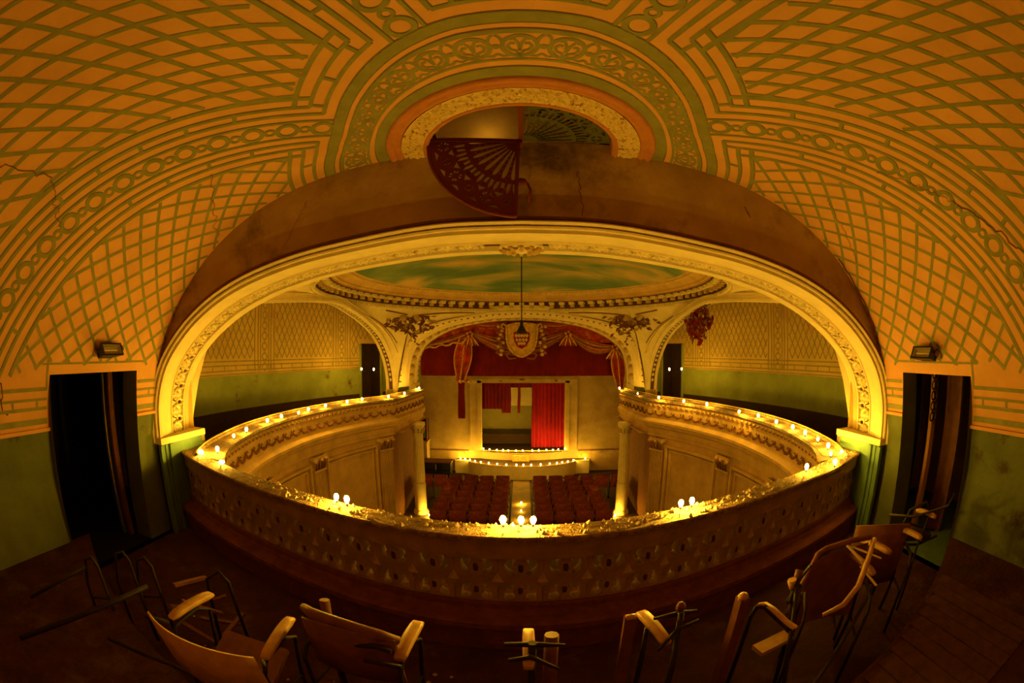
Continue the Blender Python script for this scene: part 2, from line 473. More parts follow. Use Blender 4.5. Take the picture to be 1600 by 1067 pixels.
for sec in SECT:
    if abs(sec[0]) != 90 and abs(sec[1]) != 90: continue
    sg = 1 if sec[1] == 90 else -1
    for dx, dy in ((0.80, -0.60), (0.60, 0.80)):
        nx, ny = -dy, dx
        for mI in range(-40, 60):
            run = []; t = -6.0
            while t < 8:
                q = (sg * (dx * t + nx * mI * 0.172), dy * t + ny * mI * 0.172); t += 0.05
                if q[0] * sg > 0 and in_sector(q[0], q[1], sec): run.append(q)
                else: flush(run); run = []
            flush(run)
for sec in SECT:
    if abs(sec[0]) == 90 or abs(sec[1]) == 90: continue
    c0 = D(sec[2]); sp = 0.0655
    for sg in (-1, 1):
        for mI in range(-46, 47):
            run = []; al = D(21) * sg
            # line in w-plane: points p = m*sp*n + t*d
            dx, dy = math.cos(al), math.sin(al); nx, ny = -dy, dx; off = (mI + 0.5) * sp
            t = 0.9
            while t < 3.6:
                wx, wy = dx * t + nx * off, dy * t + ny * off; t += 0.028
                if wx <= 0.3:
                    if len(run) > 1: pl.line(run, 0.031, ST, step=1)
                    run = []; continue
                r = math.hypot(wx, wy) ** (1 / KC); ps_ = math.atan2(wy, wx) / KC
                if abs(ps_) > 1.2:
                    if len(run) > 1: pl.line(run, 0.031, ST, step=1)
                    run = []; continue
                q = (r * math.sin(c0 + ps_), r * math.cos(c0 + ps_))
                if in_sector(q[0], q[1], sec): run.append(q)
                else:
                    if len(run) > 1: pl.line(run, 0.031, ST, step=1)
                    run = []
            if len(run) > 1: pl.line(run, 0.031, ST, step=1)
pb.mb.build('painted_border', ceiling)
pc.mb.build('painted_circle_chain', ceiling)
pl.mb.build('painted_trellis', ceiling)
# plaster cracks
pk = Paint(vault_pt)
rnd = random.Random(3)
def crack(p0, p1, w, j=0.05, n=22):
    pts = []
    for i in range(n + 1):
        t = i / n; pts.append((p0[0] + (p1[0] - p0[0]) * t + (rnd.random() - .5) * j, p0[1] + (p1[1] - p0[1]) * t + (rnd.random() - .5) * j))
    pk.line(pts, w, M['crack'], step=1, off=0.006)
crack((-3.1, 3.3), (-3.0, 2.2), 0.008); crack((-3.0, 2.2), (-3.35, 1.9), 0.006)
crack((3.9, 2.45), (3.1, 1.75), 0.012); crack((3.1, 1.75), (2.6, 1.3), 0.006)
crack((3.3, 0.03), (4.4, 0.05), 0.02, 0.02); crack((2.6, 0.6), (3.4, 0.25), 0.006); crack((-2.4, 0.9), (-3.0, 0.1), 0.006)
crack((4.1, 2.2), (4.9, 2.2), 0.012); crack((-4.0, 2.5), (-4.9, 2.1), 0.014, 0.1)
pk.mb.build('plaster_crack', ceiling)

# side walls under the springing, with a doorway each
FL = -2.10                # floor of the front row
DOORS = {-1: (1.82, 3.02, -0.245), 1: (2.08, 3.05, -0.265)}
def build_side(sd, name):
    y0, y1, zt = DOORS[sd]
    wall = MB()
    ys = sorted(set([BACK_Y, -1.5, -0.5, 0.3, 1.0, y0, y1, 3.2, WY])); zs = [-0.10, zt, -0.45, -0.69, -0.72, -1.1, -1.5, -1.9, FL - 0.3]
    X = lambda z: sd * (x_at_z(z) if z > -1.2 else 3.975)
    for j in range(len(zs) - 1):
        for i in range(len(ys) - 1):
            a, b = ys[i], ys[i + 1]; t, u = zs[j], zs[j + 1]
            if a >= y0 - 1e-6 and b <= y1 + 1e-6 and t <= zt + 1e-6: continue
            m = M['vault'] if u >= -0.721 and t > -0.70 else M['green_wall']
            wall.add([(X(t), a, t), (X(t), b, t), (X(u), b, u), (X(u), a, u)], [(0, 1, 2, 3)], m)
    # reveal
    for y in (y0, y1):
        wall.add([(X(zt), y, zt), (X(zt) + sd * 0.28, y, zt), (X(-1.9) + sd * 0.28, y, FL), (X(-1.9), y, FL)], [(0, 1, 2, 3)], M['green_wall'])
    wall.add([(X(zt), y0, zt), (X(zt), y1, zt), (X(zt) + sd * 0.28, y1, zt), (X(zt) + sd * 0.28, y0, zt)], [(0, 1, 2, 3)], M['vault'])
    o = tag(wall.build(name), kind='structure')
    # moulded rail on top of the green dado
    for k, (a, b) in enumerate(((BACK_Y, y0), (y1, WY - 0.02))):
        r = MB(); r.box((X(-.7) - sd * 0.012, (a + b) / 2, -0.705), (0.03, b - a, 0.03), M['vault']); r.build('dado_rail', o)
    # painted dado borders
    mp = lambda y, z, off: Vector((X(z) - sd * off * 1.6, y, z))
    p = Paint(mp)
    for a, b in ((BACK_Y + .05, y0 - 0.03), (y1 + 0.03, WY - 0.03)):
        for z, wd in ((-0.63, 0.05), (-0.52, 0.028), (-0.445, 0.022), (-0.36, 0.03)):
            p.line([(a, z), (b, z)], wd, ST)
        t = b - 0.12
        while t > a: p.line([(t, -0.52), (t, -0.445)], 0.02, ST); t -= 0.3
        p.line([(b if sd < 0 and b < 2 else b, -0.36), (b, -0.12)], 0.02, ST)
    p.line([(y0 - .1, -0.155), (y1 + .1, -0.155)], 0.016, ST)
    p.mb.build('painted_dado_border', o)
    return o
wall_l = build_side(-1, 'wall_left'); wall_r = build_side(1, 'wall_right')
mb = MB(); mb.add([(-4.0, BACK_Y, FL - .3), (4.0, BACK_Y, FL - .3), (4.0, BACK_Y, 1.9), (-4.0, BACK_Y, 1.9)], [(0, 1, 2, 3)], M['vault'])
tag(mb.build('wall_back'), kind='structure')

# ------------------------------------------------------------------ arch curves
FP = [(0, .90), (.69, .88), (1.47, .78), (2.0, .69), (2.55, .54), (3.0, .34), (3.39, .07), (3.69, -.25), (3.84, -.62), (3.87, -1.06)]
BP = [(0, .90), (.79, .87), (1.78, .75), (2.38, .62), (2.71, .52), (3.09, .36), (3.46, .14), (3.77, -.12), (3.97, -.42), (4.04, -.70), (4.06, -1.06)]
NA = 60
def sym(P, n=NA):
    h = catmull([(x, 0, z) for x, z in P], n + 1)
    L = [Vector((-p.x, 0, p.z)) for p in h[::-1]] + h[1:]
    return L
FC, BC = sym(FP), sym(BP)
def prof_pts(z0, n=NA):
    s0 = s_at_z(z0); L = []
    for i in range(2 * n + 1):
        s = -s0 + 2 * s0 * i / (2 * n); x, z = VXZ(s); L.append(Vector((x, 0, z)))
    return L
VC = prof_pts(-1.06)
def outn(C, i):
    a = C[max(i - 1, 0)]; b = C[min(i + 1, len(C) - 1)]; d = (b - a).normalized(); n = Vector((-d.z, 0, d.x))
    return n if n.dot(C[i] - Vector((0, 0, -1.2))) > 0 else -n
mb = MB(); rows = [[], [], [], [], []]
for i in range(2 * NA + 1):
    o = VC[i].copy()
    if abs(o.x) < 1.25: o.z = 1.72
    a = FC[i] + outn(FC, i) * 0.05
    for k in range(5):
        p = o.lerp(a, k / 4); rows[k].append((p.x, WY, p.z))
mb.grid(rows, M['arch_wall'], False)
mb.add([(-1.3, WY, 1.70), (1.3, WY, 1.70), (1.3, WY + 0.7, 1.70), (-1.3, WY + 0.7, 1.70)], [(0, 1, 2, 3)], M['arch_wall'])
for sd in (-1, 1):        # strip beside the pier
    mb.add([(sd * 3.87, WY, -1.06), (sd * 3.98, WY, -1.06), (sd * 3.98, WY, FL), (sd * 3.87, WY, FL)], [(0, 1, 2, 3)], M['green_wall'])
wall_f = tag(mb.build('wall_front'), kind='structure')
# crack strips on the arch wall
pw = Paint(lambda x, z, off: Vector((x, WY - off, z)))
pk = pw
def crk(p0, p1, w, j=0.03, n=18):
    pw.line([(p0[0] + (p1[0] - p0[0]) * t / n + (rnd.random() - .5) * j, p0[1] + (p1[1] - p0[1]) * t / n) for t in range(n + 1)], w, M['crack'], step=1)
crk((0.47, 1.45), (0.5, 1.05), 0.006); crk((-1.9, 1.3), (-2.1, 0.9), 0.004); crk((2.0, 1.25), (2.05, 1.15), 0.008)
pw.mb.build('wall_crack', wall_f)

# main arch trim: front moulding, panelled soffit, scroll ornament
arch = empty('trim_1'); tag(arch, kind='structure')
def sweep_front(C, prof, m, name, parent, y0=WY):
    """prof: list of (outward, toward camera)"""
    mb = MB(); rows = []
    for i in range(len(C)):
        n = outn(C, i); r = []
        for u, v in prof:
            p = C[i] + n * u; xx = max(-3.965, min(3.965, p.x)) if v > 0.0 and y0 == WY else p.x
            r.append((xx, y0 - v, p.z))
        rows.append(r)
    mb.grid(rows, m, False); return mb.build(name, parent)
sweep_front(FC, [(0.0, -0.01), (0.0, 0.02), (0.03, 0.02), (0.035, 0.045), (0.05, 0.05), (0.06, 0.03), (0.068, 0.05), (0.085, 0.07), (0.10, 0.055), (0.115, 0.0)], M['cream'], 'archivolt_moulding', arch)
# dark outer cove
sweep_front(FC, [(0.115, 0.0), (0.12, 0.03), (0.14, 0.03), (0.15, 0.0)], M['brown'], 'outer_bead', arch)
def soff(i, t):          # t 0..1 front to back
    p = FC[i].lerp(BC[i], t); return Vector((p.x, WY + 0.75 * t, p.z))
def soff_n(i):
    return -outn(FC, i)
mb = MB()
TS = [(0, 0), (0.02, 0.0), (0.32, 0.0), (0.325, -0.0), (0.335, 0.018), (0.355, 0.018), (0.36, -0.03)]
TS2 = [(0.36, -0.03), (0.71, -0.03)]
TS3 = [(0.71, -0.03), (0.715, 0.018), (0.74, 0.018), (0.75, 0.0), (0.80, 0), (0.805, -0.012), (0.815, -0.012), (0.82, 0), (1.0, 0.0)]
rows = []
for i in range(2 * NA + 1):
    n = soff_n(i); rows.append([tuple(soff(i, t) + n * h) for t, h in TS])
mb.grid(rows, M['cream'], False)
mb.grid([[tuple(soff(i, t) + soff_n(i) * h) for t, h in TS2] for i in range(2 * NA + 1)], M['ochre_ground'], False)
mb.grid([[tuple(soff(i, t) + soff_n(i) * h) for t, h in TS3] for i in range(2 * NA + 1)], M['cream'], False)
mb.build('arch_soffit', arch)
mb = MB()                                  # outer (back) face of the arch
rows = [[(p.x, WY + 0.75, p.z) for p in BC], [tuple((p + outn(BC, i) * 0.12) + Vector((0, WY + 0.75, 0))) for i, p in enumerate(BC)], [tuple((p + outn(BC, i) * 0.14) + Vector((0, WY + 0.65, 0))) for i, p in enumerate(BC)]]
mb.grid(rows, M['cream'], False); mb.build('arch_back_face', arch)
# rosettes and leaf scrolls in the recessed band
def frame_at(frac, t=0.535, h=-0.028):
    x = frac * (2 * NA); i = int(min(x, 2 * NA - 1)); u = x - i
    p = soff(i, t).lerp(soff(min(i + 1, 2 * NA), t), u); n = soff_n(i)
    d = (soff(min(i + 1, 2 * NA), t) - soff(max(i - 1, 0), t)).normalized(); n = (n - d * n.dot(d)).normalized(); yv = n.cross(d)
    return Matrix(((d.x, yv.x, n.x, 0), (d.y, yv.y, n.y, 0), (d.z, yv.z, n.z, 0), (0, 0, 0, 1))), p + n * h
g = MB()
g.lathe((0, 0, 0), [(0.080, 0), (0.078, 0.03), (0.060, 0.036), (0.054, 0.008), (0.034, 0.006), (0.030, 0.036), (0.0, 0.046)], M['cream'], 14)
for k in range(8):
    a = 2 * PI * k / 8; g.blob((0.068 * math.cos(a), 0.068 * math.sin(a), 0.032), (0.016, 0.016, 0.014), M['cream'], k, 5, 3)
ros = g.build('rosette', arch); ros.hide_render = False
g = MB()
for sx in (-1, 1):
    g.tube([(sx * 0.0, -0.10, 0.0), (sx * 0.02, -0.11, 0.012), (sx * 0.035, -0.06, 0.02), (sx * 0.030, -0.01, 0.02), (sx * 0.01, 0.00, 0.016), (sx * 0.008, -0.03, 0.012)], [0.008, 0.014, 0.015, 0.014, 0.011, 0.008], M['cream'], 5)
    g.tube([(0, 0.01, 0.01), (sx * 0.012, 0.07, 0.02), (sx * 0.035, 0.11, 0.014)], [0.010, 0.014, 0.007], M['cream'], 5)
scr = g.build('leaf_scroll', arch)
NR = 50
first = True
for k in range(NR):
    f = (k + 0.6) / NR
    if abs(f - 0.5) < 0.032: continue
    for nm, ob, ff in (('rosette', ros, f), ('leaf_scroll', scr, f + 0.5 / NR)):
        R, p = frame_at(ff)
        if first or (nm == 'leaf_scroll' and k == 0): o = ob
        else: o = link_mesh(nm, ob.data, arch)
        o.matrix_basis = Matrix.Translation(p) @ R
        if nm == 'rosette': first = False
# crown boss
g = MB()
g.lathe((0, 0, 0), [(0.19, 0.0), (0.2, 0.03), (0.17, 0.05), (0.12, 0.045), (0.09, 0.02), (0.07, 0.02), (0.055, 0.07), (0.02, 0.09), (0, 0.09)], M['cream'], 20)
for k in range(12):
    a = 2 * PI * k / 12
    g.tube([(0.07 * math.cos(a), 0.07 * math.sin(a), 0.04), (0.13 * math.cos(a), 0.13 * math.sin(a), 0.075), (0.185 * math.cos(a), 0.185 * math.sin(a), 0.055), (0.17 * math.cos(a + .2), 0.17 * math.sin(a + .2), 0.04)], [0.012, 0.02, 0.018, 0.01], M['gilt'], 6)
o = g.build('crown_boss', arch); o.matrix_basis = Matrix.Translation((0, WY + 0.40, 0.90)) @ Matrix.Rotation(PI, 4, 'X') @ Matrix.Diagonal((1.0, 0.8, 0.9, 1))
# piers below the springing
for sd, nm in ((-1, 'trim_2'), (1, 'trim_3')):
    g = MB(); g.box((sd * 3.99, WY + 0.375, (FL - 1.06) / 2), (0.24, 0.75, 1.06 - -FL * 0 + (-FL - 1.06) - 1.06 + 0.0 if False else (-1.06 - FL)), M['teal'])
    e = tag(g.build(nm), kind='structure')
    g = MB()
    g.box((sd * 3.96, WY + 0.37, -1.03), (0.26, 0.84, 0.07), M['cream'])
    g.build('impost_block', e)
    for k, (yy, ww) in enumerate(((-0.03, .05), (0.06, .03), (0.13, .05))):
        g = MB(); g.box((sd * (3.86 + (0.02 if k == 1 else 0)), WY + yy, (-1.08 + FL) / 2), (0.05, ww, -1.08 - FL), M['teal']); g.build('pilaster_strip', e)

# ------------------------------------------------------------------ oculus frame over the arch wall
ocu = empty('trim_4', (0, WY, 0)); tag(ocu, kind='structure')
def half_ring(prof, m, name, parent, n=64, smooth=True):
    mb = MB(); rows = []
    for k in range(n + 1):
        a = -PI / 2 + PI * k / n
        rows.append([(r * math.sin(a), -r * math.cos(a), _vz(r * math.sin(a) if abs(math.sin(a)) > .2 else 0.2) + z) for r, z in prof])
    mb.grid(rows, m, smooth); return mb.build(name, parent)
half_ring([(1.12, 0.01), (1.115, -0.015), (1.095, -0.028), (1.07, -0.022), (1.055, -0.008), (1.04, -0.02), (1.02, -0.026), (1.0, -0.015), (0.985, 0.01)], M['pink'], 'outer_moulding', ocu)
mb = MB(); rows = []; rnd = random.Random(5)
NB = 150
for k in range(NB + 1):
    a = -PI / 2 + PI * k / NB; r = []
    for j in range(11):
        rr = 0.99 - 0.018 * j; z = -0.012 + 0.012 * math.sin(PI * j / 10) * -1 - 0.001 * j
        if 0 < j < 10: z += 0.022 * (rnd.random() - 0.2) * (1 if (j + k) % 3 else -0.4)
        r.append((rr * math.sin(a), -rr * math.cos(a), _vz(rr * abs(math.sin(a))) + z))
    rows.append(r)
mb.grid(rows, M['ring_relief'], False); mb.build('carved_band', ocu)
half_ring([(0.815, 0.0), (0.808, -0.03), (0.79, -0.035), (0.78, -0.02), (0.77, -0.02), (0.76, 0.02), (0.756, 0.42)], M['pink'], 'inner_moulding', ocu)
# shaft and plaster cap above the opening
mb = MB(); rows = []
for z, r in ((1.95, 0.78), (2.2, 0.98), (2.45, 0.9), (2.62, 0.6), (2.70, 0.02)):
    rows.append([(r * math.cos(2 * PI * k / 40), 0.25 + r * 1.05 * math.sin(2 * PI * k / 40), z) for k in range(40)])
mb.grid(rows, M['cream'], True, closed=True); mb.build('plaster_shaft', ocu)
mb = MB(); mb.box((0, 0.72, 2.15), (1.9, 0.03, 0.9), M['cream_lo']); mb.build('shaft_back', ocu)
# fretwork quadrants
def fret_quarter(R):
    o = [ [(0, 0)] + ellipse(0, 0, R, R, 34, 0, PI / 2) ]
    H = []
    # outer band of discs, left open between
    ring_o, ring_i = R - 0.045, R - 0.20
    nd = 6
    cells = []
    for k in range(nd):
        a = (k + 0.5) / nd * PI / 2; big = k % 2 == 0; rad = 0.066 if big else 0.042
        cells.append((a, rad))
    # openings in the outer band (between discs)
    for k in range(nd + 1):
        a = k / nd * PI / 2; w = 0.030
        if 0 < k < nd:
            for q in (0, 1):
                r0, r1 = (ring_o - 0.048, ring_o - 0.004) if q else (ring_i + 0.006, ring_i + 0.05)
                H.append([(r * math.cos(b), r * math.sin(b)) for r, b in ((r0 + (0.015 if q else 0), a), (r1 if q else r0, a - 0.075), (r1, a), (r1 if q else r0, a + 0.075))])
    for a, rad in cells:
        cx, cy = (R - 0.122) * math.cos(a), (R - 0.122) * math.sin(a)
        for q in range(4):
            b = a + q * PI / 2
            for s_ in ((0.25, 0.75), (0.85, 1.32)):
                H.append([(cx + rr * math.cos(b + t), cy + rr * math.sin(b + t)) for rr, t in ((rad * .35, s_[0] + .1), (rad * .78, s_[0]), (rad * .78, s_[1]), (rad * .35, s_[1] - .1))])
    # fan blades
    nb = 8
    for k in range(nb):
        a = (k + 0.5) / nb * PI / 2; da = PI / 4 / nb * 0.62
        c, s_ = math.cos(a), math.sin(a)
        H.append([(r * math.cos(a + d), r * math.sin(a + d)) for r, d in ((0.12, -da), (0.36, -da * .9), (0.40, -da * .5), (0.41, 0), (0.40, da * .5), (0.36, da * .9), (0.12, da))])
    for k in range(1, nb):
        a = k / nb * PI / 2
        for r in (0.17, 0.22, 0.27, 0.32, 0.37):
            H.append(ellipse(r * math.cos(a), r * math.sin(a), 0.008, 0.008, 6))
    for k in range(nb):
        a = (k + 0.5) / nb * PI / 2
        for sg in (-1, 1):
            H.append([(r * math.cos(a + d), r * math.sin(a + d)) for r, d in ((0.44, sg * 0.012), (0.445, sg * .075), (0.50, sg * .085), (0.545, sg * 0.05), (0.50, sg * 0.022))])
    return o + H
FQ = fret_quarter(0.735)
me = plate_mesh('fretwork_panel', FQ, 0.012, M['maroon'])
fan = link_mesh('fretwork_grille', me)
# hangs upright in front of the wall: centre at the bar, one edge along the opening to the left, the other straight down
fan.matrix_basis = Matrix(((-1, 0, -0.02, -0.01), (0, -0.10, 0.995, WY - 0.16), (0.06, -0.93, -0.10, 1.655), (0, 0, 0, 1)))
tag(fan, 'maroon pierced fan-shaped wooden grille hanging down from the ceiling oculus in front of the wall', 'grille')
g = MB(); g.box((0.36, 0.01, 0.0), (0.76, 0.035, 0.03), M['maroon']); g.box((0.01, 0.36, 0), (0.03, 0.74, 0.03), M['maroon'])
g.tube([(r_ * 0.735, s_ * 0.735, 0) for r_, s_ in [(math.cos(a * PI / 60), math.sin(a * PI / 60)) for a in range(31)]], 0.016, M['maroon'], 5)
g.build('grille_frame', fan)
me2 = plate_mesh('fretwork_panel_green', FQ, 0.012, M['green_dark'])
fan2 = link_mesh('fretwork_grille', me2)
fan2.matrix_basis = Matrix(((1, 0, 0, 0.02), (0, -1, 0, WY - 0.02), (0, 0, 1, 1.73), (0, 0, 0, 1)))
tag(fan2, 'dark green pierced grille still lying flat across the other half of the ceiling oculus', 'grille')
g = MB(); g.box((0.0, WY - 0.38, 1.70), (0.035, 0.78, 0.07), M['maroon'])
o = g.build('grille_bar'); tag(o, 'dark maroon timber bar across the middle of the ceiling oculus', 'bar')
g = MB(); g.tube([(0.0, WY - .06, 1.30), (0.05, WY - .06, 1.31), (0.075, WY - .06, 1.25), (0.06, WY - .06, 1.15)], 0.012, M['maroon'], 5); g.blob((0.0, WY - .07, 1.32), (.05, .02, .035), M['maroon'], 3)
o = g.build('iron_catch'); tag(o, 'small maroon hook and latch on the wall beside the hanging fan grille', 'hook')

# ------------------------------------------------------------------ auditorium
DC = (0.0, 8.0)
CORN = empty('ceiling_dome'); tag(CORN, kind='structure')
def ring_lathe(prof, m, name, parent, n=120, smooth=False):
    mb = MB(); rows = [[(DC[0] + r * math.cos(2 * PI * k / n), DC[1] + r * math.sin(2 * PI * k / n), z) for k in range(n)] for r, z in prof]
    mb.grid(rows, m, smooth, closed=True); return mb.build(name, parent)
ring_lathe([(3.74, 0.93), (3.74, 0.96), (3.70, 0.965), (3.70, 1.0), (3.68, 1.0), (3.68, 1.02)], M['cream'], 'cornice_foot', CORN)
ring_lathe([(3.68, 1.02), (3.66, 1.15), (3.50, 1.17), (3.42, 1.19)], M['ochre_ground'], 'bracket_ground', CORN)
ring_lathe([(3.42, 1.19), (3.42, 1.22), (3.37, 1.23), (3.36, 1.27), (3.28, 1.33), (3.17, 1.37), (3.14, 1.39), (3.10, 1.39), (3.08, 1.41)], M['cream_lo'], 'cornice', CORN)
ring_lathe([(3.09, 1.40), (2.6, 1.55), (2.0, 1.68), (1.2, 1.78), (0.5, 1.82), (0.01, 1.825)], M['sky'], 'painted_sky_dome', CORN, smooth=True)
g = MB()   # bracket
g.box((0, 0, 0.03), (0.13, 0.20, 0.05), M['cream']); g.box((0.0, 0.06, -0.03), (0.10, 0.07, 0.09), M['gilt']); g.tube([(-.055, -.08, 0.0), (.055, -.08, 0.0)], 0.026, M['cream'], 6)
br = g.build('bracket', CORN)
NBK = 84
for k in range(NBK):
    a = 2 * PI * k / NBK
    o = br if k == 0 else link_mesh('bracket', br.data, CORN)
    o.location = (DC[0] + 3.55 * math.cos(a), DC[1] + 3.55 * math.sin(a), 1.12); o.rotation_euler = (0, 0, a + PI / 2 + PI)
g = MB()   # dentils and beads
for k in range(260):
    a = 2 * PI * k / 260; g.box((DC[0] + 3.675 * math.cos(a), DC[1] + 3.675 * math.sin(a), 0.975), (0.035, 0.05, 0.05), M['cream'], rz=a)
    g.box((DC[0] + 3.17 * math.cos(a), DC[1] + 3.17 * math.sin(a), 1.355), (0.03, 0.03, 0.025), M['cream'], rz=a)
o = g.build('dentil_course', CORN); o['kind'] = 'stuff'

# side arches: back edge of the soffit, and its face
SAY = [(4.20, -1.06), (4.2, -.35), (4.25, 0.10), (4.6, .42), (5.2, .60), (6.0, .70), (6.64, .77), (7.38, .84), (8.16, .87), (8.83, .77), (9.62, .58), (10.42, .27), (10.98, -.17), (11.30, -.67), (11.38, -1.15)]
def sax(y): return 3.62 + (11.38 - y) * 0.085 + max(0, 7.4 - y) ** 2 * 0.055
SCV = catmull([(0, y, z) for y, z in SAY], 90)
SDEP = 0.27
STG_F = [(0, .92), (.7, .89), (1.35, .81), (2.0, .69), (2.55, .50), (2.98, .25), (3.22, -.12), (3.32, -.55), (3.35, -1.10)]
STG_B = [(0, .86), (.7, .84), (1.4, .76), (2.15, .58), (2.75, .28), (3.10, -.02), (3.27, -.36), (3.34, -.75), (3.36, -1.20)]
YF, YB = 11.62, 14.0
SF, SB = sym(STG_F, 45), sym(STG_B, 45)
def side_face(sd): return [Vector((sd * (sax(p.y) - SDEP), p.y, p.z)) for p in SCV]
def side_back(sd): return [Vector((sd * sax(p.y), p.y, p.z)) for p in SCV]
# pendentive ceiling between the arches and the ring
pend = MB()
PGR = []
def quad(boundary, a0, a1, n=64, m=M['cream']):
    B = resample(boundary, n); rows = []
    for i in range(n):
        a = a0 + (a1 - a0) * i / (n - 1)
        c = Vector((DC[0] + 3.74 * math.cos(a), DC[1] + 3.74 * math.sin(a), 0.95)); b = B[i]; r = []
        for k in range(13):
            t = k / 12; p = c.lerp(b, t); ex = 1.5 + 3.0 * min(1, max(0, (8.5 - b.y) / 3.0)); p.z = c.z + (b.z - c.z) * (t ** ex); r.append(tuple(p))
        rows.append(r)
    pend.grid(rows, m, True); PGR.append(rows)
mainb = [Vector((p.x, WY + 0.75, p.z)) for p in BC]
farb = [Vector((p.x, YF, p.z)) for p in SF]
aNL = math.atan2(4.2 - 8, -4.2); aNR = math.atan2(4.2 - 8, 4.2); aFL = math.atan2(11.45 - 8, -3.35); aFR = math.atan2(11.45 - 8, 3.35)
quad(mainb, aNL, aNR); quad(farb, aFL, aFR)
quad(side_face(1), aNR, aFR); quad(side_face(-1)[::-1], aFL, aNL + 2 * PI)
PEND = tag(pend.build('ceiling_pendentive'), kind='structure')
def side_arch(sd, nm):
    e = empty(nm); tag(e, kind='structure')
    F, B = side_face(sd), side_back(sd)
    mb = MB(); TT = [(0, 0), (0.2, 0), (0.22, 0.015), (0.3, 0.015), (0.31, -0.02), (0.7, -0.02), (0.71, 0.015), (0.79, 0.015), (0.8, 0), (1, 0)]
    rows = []; gr = []
    for i in range(len(F)):
        a = F[max(i - 1, 0)]; b = F[min(i + 1, len(F) - 1)]; d = (b - a).normalized(); n = Vector((0, d.z, -d.y))
        if n.dot(Vector((0, 8, -1)) - F[i]) < 0: n = -n
        rows.append([tuple(F[i].lerp(B[i], t) + n * h) for t, h in TT]); gr.append([tuple(F[i].lerp(B[i], t) + n * -0.017) for t in (.31, .7)])
    mb.grid(rows, M['cream'], False); mb.build('arch_soffit', e)
    mb = MB(); mb.grid(gr, M['ochre_ground'], False); mb.build('soffit_ground', e)
    # outer face behind and mouldings on the face
    mb = MB(); rows = []; rows2 = []; rows3 = []
    for i in range(len(F)):
        a = F[max(i - 1, 0)]; b = F[min(i + 1, len(F) - 1)]; d = (b - a).normalized(); n = Vector((0, d.z, -d.y))
        if n.dot(Vector((0, 8, -1)) - F[i]) > 0: n = -n
        rows.append([tuple(F[i] + n * u + Vector((-sd * v, 0, 0))) for u, v in ((0, 0), (0, 0.025), (0.04, 0.03), (0.06, 0.01), (0.10, 0.01), (0.115, 0.03), (0.14, 0.03), (0.15, 0.0))])
        q = B[i] + n * 0.25
        rows2.append([tuple(B[i]), tuple(B[i] + n * 0.30), tuple(B[i] + n * 1.4 if B[i].z > -0.2 else B[i] + n * 0.5)])
    mb.grid(rows, M['cream'], False); mb.build('face_moulding', e)
    mb = MB(); mb.grid(rows2, M['cream_lo'], False); mb.build('arch_back_face', e)
    g = MB(); g.blob((0, 0, 0), (0.05, 0.03, 0.02), M['cream'], 2, 7, 4); g.tube([(-.05, -.02, 0), (0, .03, .01), (.05, -.02, 0)], 0.01, M['cream'], 5)
    base = g.build('leaf_boss', e); R = resample([f.lerp(b, .5) for f, b in zip(F, B)], 66)
    for k in range(2, 64):
        o = base if k == 2 else link_mesh('leaf_boss', base.data, e)
        d = (R[k + 1] - R[k - 1]).normalized(); n = Vector((0, d.z, -d.y))
        if n.dot(Vector((0, 8, -1)) - R[k]) < 0: n = -n
        yv = n.cross(d)
        o.matrix_basis = Matrix.Translation(R[k]) @ Matrix(((d.x, yv.x, n.x, 0), (d.y, yv.y, n.y, 0), (d.z, yv.z, n.z, 0), (0, 0, 0, 1)))
    # far pier, seen under the arch
    g = MB(); g.box((sd * 3.50, 11.48, -1.62), (0.28, 0.22, 1.0), M['cream']); g.box((sd * 3.50, 11.36, -1.22), (0.16, 0.02, 0.2), M['gilt']); g.box((sd * 3.50, 11.36, -1.5), (0.16, 0.02, 0.2), M['gilt'])
    g.build('pier_block', e)
    g = MB(); g.box((sd * 4.2, 4.28, -1.6), (0.3, 0.26, 1.1), M['cream']); g.build('near_pier', e)
    return e
side_arch(-1, 'trim_5'); side_arch(1, 'trim_6')
# stage arch
e = empty('trim_7'); tag(e, kind='structure')
mb = MB(); rows = []
TT = [(0, 0), (0.03, 0), (0.035, -0.03), (0.25, -0.03), (0.26, 0), (0.45, 0), (0.46, 0.02), (0.5, 0.02), (0.51, -0.03), (0.85, -0.03), (0.86, 0.02), (0.92, 0.02), (0.93, 0), (1, 0)]
for i in range(len(SF)):
    n = -outn(SF, i)
    rows.append([tuple(Vector((SF[i].x, YF, SF[i].z)).lerp(Vector((SB[i].x, YB, SB[i].z)), t) + n * h) for t, h in TT])
mb.grid(rows, M['cream'], False); mb.build('arch_soffit', e)
mb = MB(); rows = []
for i in range(len(SF)):
    n = outn(SF, i); rows.append([tuple(Vector((SF[i].x, YF, SF[i].z)) + n * u + Vector((0, -v, 0))) for u, v in ((0, 0), (0, .03), (.05, .035), (.08, .01), (.14, .01), (.16, .04), (.20, .04), (.22, 0))])
mb.grid(rows, M['cream'], False); mb.build('face_moulding', e)
g = MB(); g.box((0, 0, 0), (0.05, 0.05, 0.03), M['brown']); base = g.build('bead', e)
for j, (CC, yy, n_) in enumerate(((SF, YF + 0.15, 54), (SB, YB - 0.1, 60))):
    R = resample(CC, n_)
    for k in range(1, n_ - 1):
        o = base if (k == 1 and j == 0) else link_mesh('bead', base.data, e)
        o.location = (R[k].x * 0.997, yy, R[k].z - 0.012)
g = MB(); g.blob((0, 0, 0), (0.09, 0.3, 0.05), M['gilt'], 4, 7, 5, 0.5); base = g.build('leaf_boss', e)
R = resample([a.lerp(b, .6) for a, b in zip(SF, SB)], 34)
